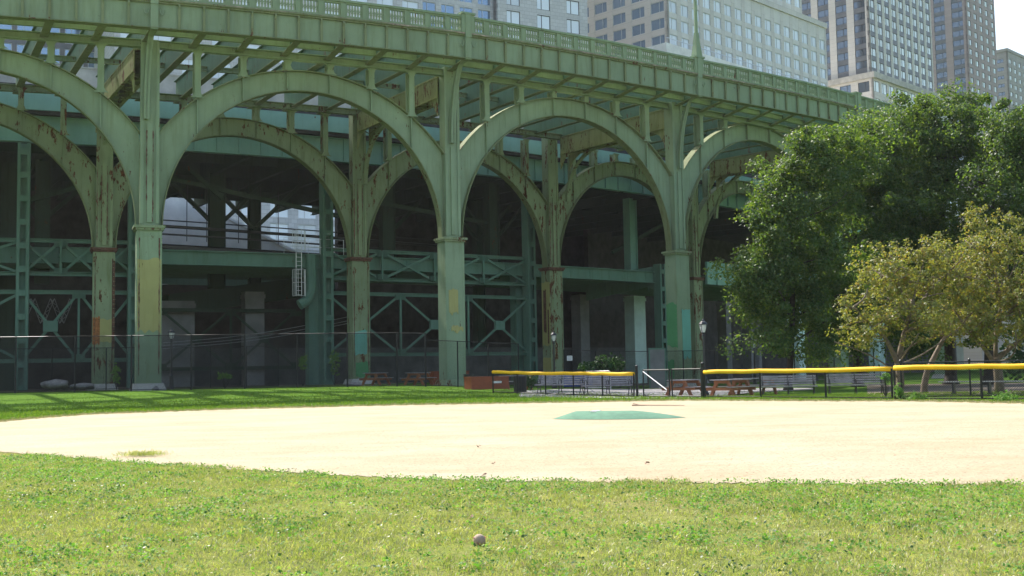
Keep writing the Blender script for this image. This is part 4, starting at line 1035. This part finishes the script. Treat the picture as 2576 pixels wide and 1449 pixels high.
# ---------------------------------------------------------------- picnic tables
def picnic(loc, rz, label, first=None, sc_=1):
    if first is None:
        r = root('picnic_table', (0, 0, 0), label, 'picnic table', 'picnic tables'); fr = WORLD; a = MB()
        for k in range(5): a.box(fr, -.92, .92, -.38+k*.155, -.38+k*.155+.14, .72, .76)
        ps = [a.build('tabletop', M['slat'])]
        for sy in (-1, 1):
            b = MB()
            for k in range(2): b.box(fr, -.92, .92, sy*.62-.14+k*.145, sy*.62-.14+k*.145+.135, .43, .465)
            ps.append(b.build('seat', M['slat']))
        for sx in (-.62, .62):
            c = MB(); c.box(fr, sx-.04, sx+.04, -.76, .76, .31, .43); c.box(fr, sx-.04, sx+.04, -.36, .36, .6, .72)
            for sy in (-1, 1): c.beam((sx+.06, sy*.24, .72), (sx+.06, sy*.62, 0), .08, .14)
            ps.append(c.build('end_frame', M['orangewood']))
        for p in ps: p.parent = r
    else: r = copy_tree(first); r['label'] = label
    r.location = loc; r.rotation_euler.z = rz; r.scale = (sc_,)*3; return r
def gl(px, y): q = gx(px, y); return (q.x, q.y, q.z)
T0 = picnic(gl(1722, 49.5), .95, 'picnic table seen through the gate')
picnic(gl(1838, 47.5), .75, 'picnic table left of the long pair of benches behind the yellow fence', T0)
picnic(gl(1900, 52), .3, 'picnic table furthest back behind the lamp post and bench', T0)
picnic(gl(1052, 67.5), 1.2, 'orange picnic table in the shade left of the middle column', T0)
picnic(gl(945, 70), 1.2, 'orange picnic table just right of the teal patched back column', T0)
picnic(gl(1300, 62), .2, 'picnic table hidden behind the litter bin', T0)
# orange storage boxes
def sbox(px0, px1, y, h, label, lid=True):
    a, b = pt(px0, y), pt(px1, y+1.0); fr, L = fr2(a, b, H(*a)); r = root('storage_box', (a[0], a[1], H(*a)), label, 'storage box', 'orange storage boxes'); m1 = MB(); m1.box(fr, 0, L, 0, .8, 0, h); m2 = MB(); m2.box(fr, -.03, L+.03, -.03, .83, h, h+.05)
    m3 = MB(); m3.box(fr, L*.55, L*.8, -.012, 0, h*.5, h*.68); adopt(r, [m1.build('box_body', M['redbox']), m2.build('lid', M['redbox']), m3.build('label_plate', M['white'])])
sbox(1186, 1280, 57, .58, 'orange red box with white plate just right of the middle column base'); sbox(1092, 1180, 73.5, .8, 'red box mostly hidden behind the middle green column')
# bins
def bin_(px, y, rr, h, label, slats=True):
    q = gl(px, y); r = root('litter_bin', q, label, 'litter bin', 'black litter bins'); a = MB()
    if slats:
        for k in range(20):
            t = 2*math.pi*k/20; a.beam((q[0]+rr*math.cos(t), q[1]+rr*math.sin(t), q[2]+.05), (q[0]+rr*1.05*math.cos(t), q[1]+rr*1.05*math.sin(t), q[2]+h), .06, .02)
    else: a.lathe(q, [(rr*.85, .02), (rr, h)], 16)
    rings = MB()
    for zz in (.05, h*.95): rings.tube([(q[0]+rr*1.07*math.cos(t), q[1]+rr*1.07*math.sin(t), q[2]+zz) for t in [2*math.pi*k/16 for k in range(17)]], .02, 5)
    ln = MB(); ln.lathe(q, [(rr*.8, .04), (rr*.9, h*.96)], 12); adopt(r, [a.build('slats' if slats else 'barrel', M['blackiron']), rings.build('rim', M['blackiron']), ln.build('liner', M['blackiron'])])
bin_(1308, 53.3, .28, .78, 'black slatted litter bin behind the left end of the yellow fence'); bin_(1178, 60, .25, .75, 'black barrel bin behind the middle column base', False)

# ---------------------------------------------------------------- park lamps
def lamp(loc, label, first=None, h=3.5):
    if first is None:
        r = root('park_lamp', (0, 0, 0), label, 'lamp post', 'black park lamp posts'); a = MB(); a.lathe((0, 0, 0), [(.17, 0), (.17, .12), (.13, .2), (.11, .7), (.13, .75), (.06, .9)], 12)
        b = MB(); b.tube([(0, 0, .85), (0, 0, 2.75)], [.055, .045], 10); b.lathe((0, 0, 2.68), [(.05, 0), (.08, .05), (.05, .1), (.1, .17)], 10)
        g = MB(); g.lathe((0, 0, 2.85), [(.09, 0), (.15, .18), (.165, .33), (.13, .36)], 12)
        c = MB(); c.lathe((0, 0, 3.2), [(.21, 0), (.2, .03), (.14, .12), (.07, .16), (.05, .22), (.015, .28)], 12)
        for k in range(4):
            t = math.pi/4+math.pi/2*k; c.tube([(.1*math.cos(t), .1*math.sin(t), 2.85), (.165*math.cos(t), .165*math.sin(t), 3.03), (.18*math.cos(t), .18*math.sin(t), 3.21)], .012, 4)
        for o_ in (a.build('base', M['blackiron']), b.build('pole', M['blackiron']), g.build('lamp_globe', M['glasslamp']), c.build('lantern_frame', M['blackiron'])): o_.parent = r
    else: r = copy_tree(first); r['label'] = label
    r.location = loc; k = h/3.5; r.scale = (k, k, k); return r
L0 = lamp(gl(1773, 52), 'black lantern post standing right of the patched front column')
lamp(gl(1395, 72), 'black lantern post in front of the rusty back column', L0, 3.6)
lamp(gl(431, 65), 'black lantern post behind the tall left fence', L0, 3.5)
lamp(gl(1899, 88), 'black lantern post half hidden by low maple branches', L0, 3.4)
lamp(gl(2398, 92), 'black lantern post in front of the pale pier by the crabapples', L0, 3.4)
lamp(gl(2055, 105), 'distant black lantern post under the maple', L0, 3.2)

# ---------------------------------------------------------------- trees
def ellip_pts(E, n, power=.5):
    w = np.array([e[3]*e[4]*e[5] for e in E])**.67; idx = np.random.choice(len(E), n, p=w/w.sum()); E = np.array(E)[idx]
    u = np.random.randn(n, 3); u /= np.linalg.norm(u, axis=1)[:, None]; r = (np.random.rand(n)**power)[:, None]
    return E[:, :3]+u*r*E[:, 3:6], u
def crown(E, nclump, per, crad, lsize, mat, name='crown'):
    C, U = ellip_pts(E, nclump, .42)
    C = C+np.random.randn(nclump, 3)*np.array([.35, .35, .35])*crad
    top = np.random.rand(nclump) < .3; C[top, 2] += np.random.rand(top.sum())*crad*.9*(U[top, 2] > .2); rad = crad*(.4+1.0*np.random.rand(nclump)**1.5); idx = np.repeat(np.arange(nclump), per)
    u = np.random.randn(len(idx), 3); u /= np.linalg.norm(u, axis=1)[:, None]
    rr = rad[idx]*(np.random.rand(len(idx))**.45)
    sh = np.array([1, 1, .72]); wt = (1-.5*np.clip(u[:, 2:3], 0, 1)); p = C[idx]+u*sh*rr[:, None]*np.concatenate([wt, wt, np.ones_like(wt)], 1)
    nrm = u*.6+U[idx]*.5+np.array([0, 0, .7]); return quad_mesh(name, leaves(p, np.full(len(p), lsize), nrm, .9), mat)
def limb(mb, a, b, r0, r1, sag=.0, n=6, w=.12):
    a, b = Vector(a), Vector(b); L = (b-a).length; pts = []; rs = []
    o1 = Vector((random.uniform(-w, w), random.uniform(-w, w), random.uniform(-w, w)))*L
    for k in range(n+1):
        t = k/n; pts.append(a.lerp(b, t)+o1*math.sin(math.pi*t)+Z*sag*math.sin(math.pi*t)); rs.append(r0+(r1-r0)*t)
    mb.tube(pts, rs, 7); return pts
def tree(name, label, base, E, nclump, per, crad, lsize, mat, bark, tr=.25, fork=3.0, nl=16, group=None, stems=None):
    r = root(name, base, label, 'tree', group); cr = crown(E, nclump, per, crad, lsize, M[mat]); tb = MB(); b = Vector(base); zt = max(e[2] for e in E)-1.0; ex = E[0]
    cx, cy = np.mean([e[0] for e in E]), np.mean([e[1] for e in E])
    if stems is None:
        tp = limb(tb, b-Z*.1, Vector((cx*.5+b.x*.5, cy*.5+b.y*.5, zt)), tr, tr*.15, n=9, w=.02)
        tb.lathe(b-Z*.05, [(tr*1.6, 0), (tr*1.15, .25), (tr, .6)], 9)
        nodes = [q for q in tp if q.z > b.z+fork*.7]
    else:
        nodes = []
        for s_ in stems: nodes += limb(tb, s_[0], s_[1], s_[2], s_[3], n=7, w=.05)[3:]
    C, _ = ellip_pts(E, nl, .2)
    for c in C:
        c = Vector(c); nd = min(nodes, key=lambda q: (q-c).length+abs(q.z+ (c-q).length*.5-c.z)); limb(tb, nd, c, tr*.28, .015, n=5)
    adopt(r, [tb.build('trunk', M[bark], smooth=True), cr]); return r
def EP(px, py, y, rx, rz, ry=None):      # ellipsoid placed by pixel centre at depth y, radii in pixels
    p = at_y(px, py, y); s = FPX/y; rx /= s; rz /= s; return (p.x, p.y, p.z, rx, ry or rx*.8, rz)
def g3_(px, y): q = gx(px, y); return (q.x, q.y, q.z)
MG = 'maples behind the picnic area'
tree('maple_tree', 'dense dark green maple with a slim straight trunk nearest the viaduct', g3_(1982, 62),
     [EP(2060, 470, 62, 120, 130), EP(2050, 385, 62, 70, 70), EP(1955, 520, 61, 62, 80), EP(1990, 440, 61, 55, 60), EP(1885, 700, 60, 50, 70), EP(1985, 640, 61, 130, 120), EP(1960, 760, 61, 120, 100), EP(2080, 740, 63, 150, 130), EP(2130, 400, 64, 90, 90), EP(1930, 870, 60, 75, 24), EP(2060, 870, 61, 50, 30), EP(1900, 690, 60, 60, 60)], 370, 210, 1.0, .15, 'maple', 'bark', .2, 3.2, 22, MG)
tree('maple_tree', 'tall dark maple rising in the middle of the tree group', g3_(2158, 70),
     [EP(2190, 420, 70, 130, 130), EP(2180, 560, 69, 160, 170), EP(2160, 740, 68, 140, 130), EP(2270, 330, 72, 90, 75), EP(2140, 870, 66, 60, 40)], 340, 210, 1.1, .16, 'maple', 'bark', .3, 3.5, 18, MG)
tree('maple_tree', 'tall maple with sunlit yellow tips behind the forked crabapple', g3_(2392, 72),
     [EP(2370, 360, 72, 110, 110), EP(2350, 520, 71, 150, 150), EP(2330, 300, 74, 60, 60), EP(2330, 700, 70, 150, 150), EP(2440, 330, 73, 80, 95), EP(2300, 850, 66, 90, 60)], 340, 210, 1.1, .16, 'maple', 'bark', .38, 3.5, 18, MG)
tree('maple_tree', 'broad maple cut by the right edge of the picture', g3_(2490, 68),
     [EP(2520, 380, 68, 110, 120), EP(2500, 560, 67, 130, 150), EP(2600, 400, 68, 120, 140), EP(2620, 650, 67, 140, 170), EP(2480, 740, 67, 120, 120)], 340, 210, 1.1, .16, 'maple', 'bark', .4, 3.5, 16, MG)
def cr_tree(label, px, y, E, stems, ncl, group='crabapples beside the ball field'):
    b = g3_(px, y); st = []
    for (pa_, pb_, r0, r1, dy) in stems:
        a = at_y(pa_[0], pa_[1], y); c_ = at_y(pb_[0], pb_[1], y+dy)
        if pa_[1] > 985: a.z = b[2]-.05
        st.append((a, c_, r0, r1))
    return tree('crabapple_tree', label, b, E, int(ncl*1.25), 36, .32, .085, 'crab', 'bark_pale', .14, 1.2, 46, group, st)
yc = 41.5
cr_tree('olive brown crabapple with a forked pale trunk behind the yellow fence', 2262, yc,
        [EP(2200, 780, yc, 110, 60), EP(2310, 700, yc+1, 130, 90), EP(2230, 690, yc, 90, 80), EP(2160, 840, yc-.5, 75, 36), EP(2400, 740, yc+1, 100, 80), EP(2290, 800, yc-1, 110, 60), EP(2340, 640, yc+1, 70, 40)],
        [((2262, 1010), (2258, 905), .16, .13, 0), ((2258, 915), (2205, 820), .10, .05, -.5), ((2260, 910), (2300, 760), .12, .05, .4), ((2215, 840), (2150, 770), .05, .02, -.8), ((2285, 810), (2380, 690), .06, .02, .8), ((2290, 800), (2240, 670), .06, .02, .2), ((2280, 830), (2330, 640), .05, .02, 1)], 430)
cr_tree('second crabapple with a leaning pale stem between two dark trunks', 2330, yc+4,
        [EP(2420, 660, yc+4, 90, 90), EP(2380, 800, yc+4, 70, 50), EP(2450, 760, yc+4, 80, 70)],
        [((2325, 1000), (2335, 925), .15, .12, 0), ((2335, 930), (2375, 850), .12, .07, .2), ((2370, 860), (2430, 720), .07, .02, .5)], 200)
cr_tree('crabapple with spreading low limbs at the right edge', 2505, yc+1,
        [EP(2540, 700, yc+1, 110, 110), EP(2470, 640, yc+2, 60, 60), EP(2530, 820, yc, 100, 60), EP(2460, 560, yc+3, 45, 45), EP(2560, 590, yc+2, 60, 60), EP(2620, 760, yc, 100, 90), EP(2450, 830, yc, 60, 36)],
        [((2515, 1010), (2505, 900), .19, .15, 0), ((2507, 925), (2440, 840), .10, .05, -.3), ((2505, 905), (2576, 850), .11, .05, 0), ((2505, 900), (2520, 760), .09, .03, .6), ((2450, 850), (2400, 780), .05, .02, .4)], 420)
# shrubs and weeds under the bridge and by the fences
def shrub(label, px, py, y, rx, rz, n, mat='shrub', ls=.09, name='shrub', group='weeds and shrubs by the fences'):
    E = [EP(px, py, y, rx, rz)]; b = g3_(px, y); r = root(name, b, label, 'shrub', group); C = crown(E, n, 16, .14, ls, M[mat], 'foliage'); st = MB(); P_, _ = ellip_pts(E, 10, .5)
    for q in P_: limb(st, b, q, .012, .004, n=3)
    adopt(r, [st.build('stem', M['bark']), C])
shrub('yellow green weed behind the fence between the two left columns', 293, 938, 67, 9, 26, 45)
shrub('low rosette weed behind the fence near the left lamp', 565, 946, 64, 18, 8, 30)
shrub('leafy weed left of the laced column by the ladder', 762, 912, 68, 10, 18, 40)
shrub('tall leafy weed behind the teal patched column', 842, 915, 74, 14, 34, 60)
shrub('dark shrub in the shade beside the pale piers', 1530, 915, 72, 45, 24, 160, 'shrub_dk', .14)
shrub('small dark shrub left of the gate in the shade', 1475, 925, 70, 22, 16, 60, 'shrub_dk', .12)
shrub('dark shrubs far right beyond the crabapples', 2560, 900, 85, 50, 60, 200, 'shrub_dk', .2)
shrub('bright weed at the foot of the yellow fence corner', 2262, 990, 34.4, 9, 9, 22, ls=.05)
shrub('leafy weed at the foot of the right edge fence', 2530, 1003, 31.5, 26, 7, 50, ls=.045)
shrub('bright leaf clump showing over the end of the right bench', 2226, 945, 38, 6, 5, 10, ls=.06)
shrub('sprawling weed right of the fence corner', 2310, 1000, 34, 22, 5, 36, ls=.045)
shrub('dark hedge weed behind the left bench', 1335, 960, 60, 22, 16, 60, 'shrub_dk', .1)

# ---------------------------------------------------------------- small things
# pitching mound
m_ = MB(); A = gnd(1376, 1057.5); B_ = gnd(1715, 1055); fr, L = fr2(A, B_, 0); nx_, ny_ = 40, 16
for i in range(nx_+1):
    t = i/nx_; w = 1.35*(math.sin(math.pi*min(1, t*1.0+.02))**.45 if t < .98 else .12); hgt = .155*(min(1, t/.17) if t < .17 else (1 if t < .6 else max(0, 1-((t-.6)/.4)**1.3)))
    for j in range(ny_+1):
        v = j/ny_*2-1; m_.v.append(tuple(fr.p(t*L, .7+v*w*.55, .012+hgt*max(0, 1-abs(v)**2.2))))
for i in range(nx_):
    for j in range(ny_): m_.f.append((i*(ny_+1)+j, (i+1)*(ny_+1)+j, (i+1)*(ny_+1)+j+1, i*(ny_+1)+j+1))
r = root('pitching_mound', fr.p(L/2, .7, 0), 'low portable green turf pitching mound lying on the pale sand', 'pitching mound'); top = m_.build('turf_top', M['moundgreen'], smooth=True)
ru = MB(); ru.box(fr, L*.3, L*.34, .45, 1.05, .158, .170); adopt(r, [top, ru.build('pitching_rubber', M['white'])])
# baseball with red stitching
q = gnd(1206, 1372); rb = .037; ball = MB(); n1, n2 = 14, 20
ball.lathe((q.x, q.y, rb*.78), [(rb*math.sin(math.pi*k/n1)+1e-5, -rb*math.cos(math.pi*k/n1)) for k in range(n1+1)], n2)
r = root('baseball', (q.x, q.y, 0), 'scuffed tan baseball with red seam lying in the near grass', 'ball'); bm_ = simple('scuffed_leather', (.30, .22, .16), .8, .2, 40)
st = MB(); st.tube([(q.x+rb*1.01*math.cos(t)*math.cos(.5*math.sin(2*t)), q.y+rb*1.01*math.sin(t)*math.cos(.5*math.sin(2*t)), rb*.78+rb*1.01*math.sin(.62*math.sin(2*t+1))*.95) for t in [2*math.pi*k/40 for k in range(41)]], .0016, 4)
adopt(r, [ball.build('leather_cover', bm_, smooth=True), st.build('red_seam', simple('red_thread', (.35, .04, .03), .7))])
# tuft in the sand, stick
q = gnd(358, 1149); pts = np.stack([q.x+np.random.randn(900)*.16, q.y+np.random.randn(900)*.10, np.full(900, .01)], 1); a, b = blades(pts, np.full(900, .07), .008, 1.1)
o = quad_mesh('grass_tuft', b, M['blade']); tag(o, 'small isolated tuft of grass growing in the sand at the left', 'grass tuft')
a, b = gnd(1590, 1022), gnd(1722, 1022.5); m_ = MB(); pts = [a.lerp(b, k/6)+Vector((0, random.uniform(-.03, .03), .03)) for k in range(7)]; m_.tube(pts, [.02, .018, .012, .012, .01, .01, .006], 5); m_.tube([pts[1], pts[1]+Vector((-.2, .15, .05))], .008, 4); o = m_.build('fallen_stick', M['stick']); tag(o, 'long thin dry stick lying on the sand behind the mound', 'stick')
# fallen leaves
LL = ['on the sand in front of the mound, left of centre', 'at the bottom centre of the near lawn near the sand', 'far out in the lawn at the lower right', 'just inside the ragged lawn edge above the baseball', 'on the lawn at the far left near the grass tuft', 'in the lawn a little above the baseball', 'on the lawn edge right of the grass tuft', 'lying on the sand below the mound', 'on the sand just above the lawn edge and baseball', 'on the lawn below the grass tuft']
for i, (px, py) in enumerate(((1203, 1126), (1390, 1232), (2405, 1312), (1215, 1200), (70, 1228), (1180, 1310), (520, 1185), (1625, 1170), (1240, 1170), (360, 1225))):
    q = gnd(px, py); P_ = leaves(np.array([[q.x, q.y, .02 if py > 1140 else .012]]+[[q.x+.02, q.y+.01, .03]]), np.array([.06, .05]), np.array([[0, 0, 1.0]]*2), .4); o = quad_mesh('fallen_leaf', P_, M['stick'])
    tag(o, 'brown fallen leaf '+LL[i], 'leaf', 'fallen leaves on the field')
# rock behind the left fence
def rock(px, py, y, rx, rz, label):
    e = EP(px, py, y, rx, rz); b = MB(); n1, n2 = 8, 12
    for i in range(n1+1):
        for j in range(n2):
            t, f = math.pi*i/n1, 2*math.pi*j/n2; k = 1+.18*math.sin(3*f+i)+random.uniform(-.08, .08); b.v.append((e[0]+e[3]*k*math.sin(t)*math.cos(f), e[1]+e[4]*k*math.sin(t)*math.sin(f), e[2]+e[5]*k*math.cos(t)))
    for i in range(n1):
        for j in range(n2): b.f.append((i*n2+j, (i+1)*n2+j, (i+1)*n2+(j+1) % n2, i*n2+(j+1) % n2))
    o = b.build('boulder', M['rock'], smooth=True); recalc(o); tag(o, label, 'rock', 'boulders behind the fence')
rock(140, 968, 63, 34, 12, 'long low grey boulder behind the leftmost fence panels'); rock(210, 972, 64, 30, 8, 'flatter boulder right of the long low one'); rock(392, 982, 61.6, 9, 9, 'small pale stone at the foot of the ochre patched column'); rock(892, 968, 66, 20, 6, 'low stone at the foot of the laced column')
# crowd barrier
a, b = pt(1473, 60), pt(1536, 59); fr, L = fr2(a, b, H(*a)); r = root('crowd_barrier', (a[0], a[1], H(*a)), 'galvanised crowd barrier standing behind the left benches', 'barrier'); m_ = MB()
m_.tube([fr.p(0, 0, .1), fr.p(0, 0, .95), fr.p(.08, 0, 1.05), fr.p(L-.08, 0, 1.05), fr.p(L, 0, .95), fr.p(L, 0, .1)], .022, 6); m_.tube([fr.p(0, 0, .2), fr.p(L, 0, .2)], .018, 6)
br_ = MB()
for k in range(1, 12): br_.tube([fr.p(L*k/12, 0, .2), fr.p(L*k/12, 0, 1.04)], .009, 4)
ft = MB()
for x in (.25, L-.25): ft.tube([fr.p(x, -.3, .02), fr.p(x, 0, .14), fr.p(x, .3, .02)], .02, 5)
adopt(r, [m_.build('outer_frame', M['galv']), br_.build('bars', M['galv']), ft.build('foot', M['galv'])])
# small notice and blue sheet on the yard fence
fr = Fr(gl(1434, 75.6), (1, .1, 0)); r = root('notice_board', fr.o, 'small blank looking white notice hung on the dark yard fence', 'sign'); z = at_y(1434, 901, 75.6).z; m_ = MB(); m_.box(Fr((fr.o.x, fr.o.y, 0), fr.ax), -.18, .18, -.03, 0, z-.16, z+.16); t_ = MB()
for k in range(3): t_.box(Fr((fr.o.x, fr.o.y, 0), fr.ax), -.13, .12, -.034, -.03, z+.08-k*.09, z+.10-k*.09)
adopt(r, [m_.build('panel', M['white']), t_.build('print_lines', M['pier'])])
fr, L = fr2(pt(1418, 74.5), pt(1490, 75), .0); r = root('blue_tarpaulin', (fr.o.x, fr.o.y, 0), 'dark blue sheet tied to the foot of the yard fence', 'tarpaulin'); m_ = MB(); nn = 16
i_ = [(L*k/nn, .1) for k in range(nn+1)]; o_ = [(L*k/nn, .85+.08*math.sin(k*1.1)) for k in range(nn+1)]; m_.strip(fr, i_, o_, -.03, .0); oo = m_.build('sheet', M['blue']); recalc(oo); adopt(r, [oo])
# the bridge and its end wall run on beyond the maples
e0, e1 = P(4.3, HO, 0), P(4.6, HO, 0); dv = (e1-e0).normalized(); ex = Fr(e1, dv); r = root('bridge_approach', (e1.x, e1.y, 0), 'shaded continuation of the highway deck hidden behind the maples', 'bridge')
m1 = MB(); m1.box(ex, -6, 120, -1, 30, EYE+17.7, EYE+19.6); m2 = MB(); m2.box(ex, 0, 120, 0, .05, EYE+15.9, EYE+17.6); m3 = MB(); m3.box(ex, -14, 120, 22, 22.6, -1, EYE+17.6)
for k in range(60): m2.box(ex, k*2-.04, k*2+.04, -.17, 0, EYE+15.9, EYE+17.6)
adopt(r, [m1.build('deck_slab', M['wall_dark']), m2.build('edge_girder', M['teal']), m3.build('abutment_wall', M['wall_dark'])])
# hazy air over the whole place
hb = MB(); hb.box(WORLD, -1600, 1600, -300, 2600, -1.3, 180); hz = hb.build('haze', None)
hm = bpy.data.materials.new('haze_air'); hm.use_nodes = True; hn = hm.node_tree; hn.nodes.clear(); ho = hn.nodes.new('ShaderNodeOutputMaterial'); pv = hn.nodes.new('ShaderNodeVolumePrincipled')
pv.inputs['Color'].default_value = (.92, .95, 1, 1); pv.inputs['Density'].default_value = .0001; pv.inputs['Anisotropy'].default_value = .4; hn.links.new(pv.outputs[0], ho.inputs['Volume'])
hz.data.materials.clear(); hz.data.materials.append(hm); tag(hz, 'thin pale haze over the field and the towers', 'haze', kind='stuff')
# home-made doorway frames right of the third column
fr = Fr(gl(1655, 78), (1, .1, 0)); r = root('steel_hatch', fr.o, 'pale framed steel panel standing left of the patched column', 'panel'); m_ = MB(); m_.box(fr, -.5, .5, 0, .06, 0, 2.6); f_ = MB(); f_.box(fr, -.58, -.5, -.02, .08, 0, 2.7); f_.box(fr, .5, .58, -.02, .08, 0, 2.7); f_.box(fr, -.5, .5, -.02, .08, 2.6, 2.7); adopt(r, [m_.build('sheet', M['pier']), f_.build('frame', M['teal_dk'])])
fr = Fr(gl(1970, 62), (1, -.1, 0))
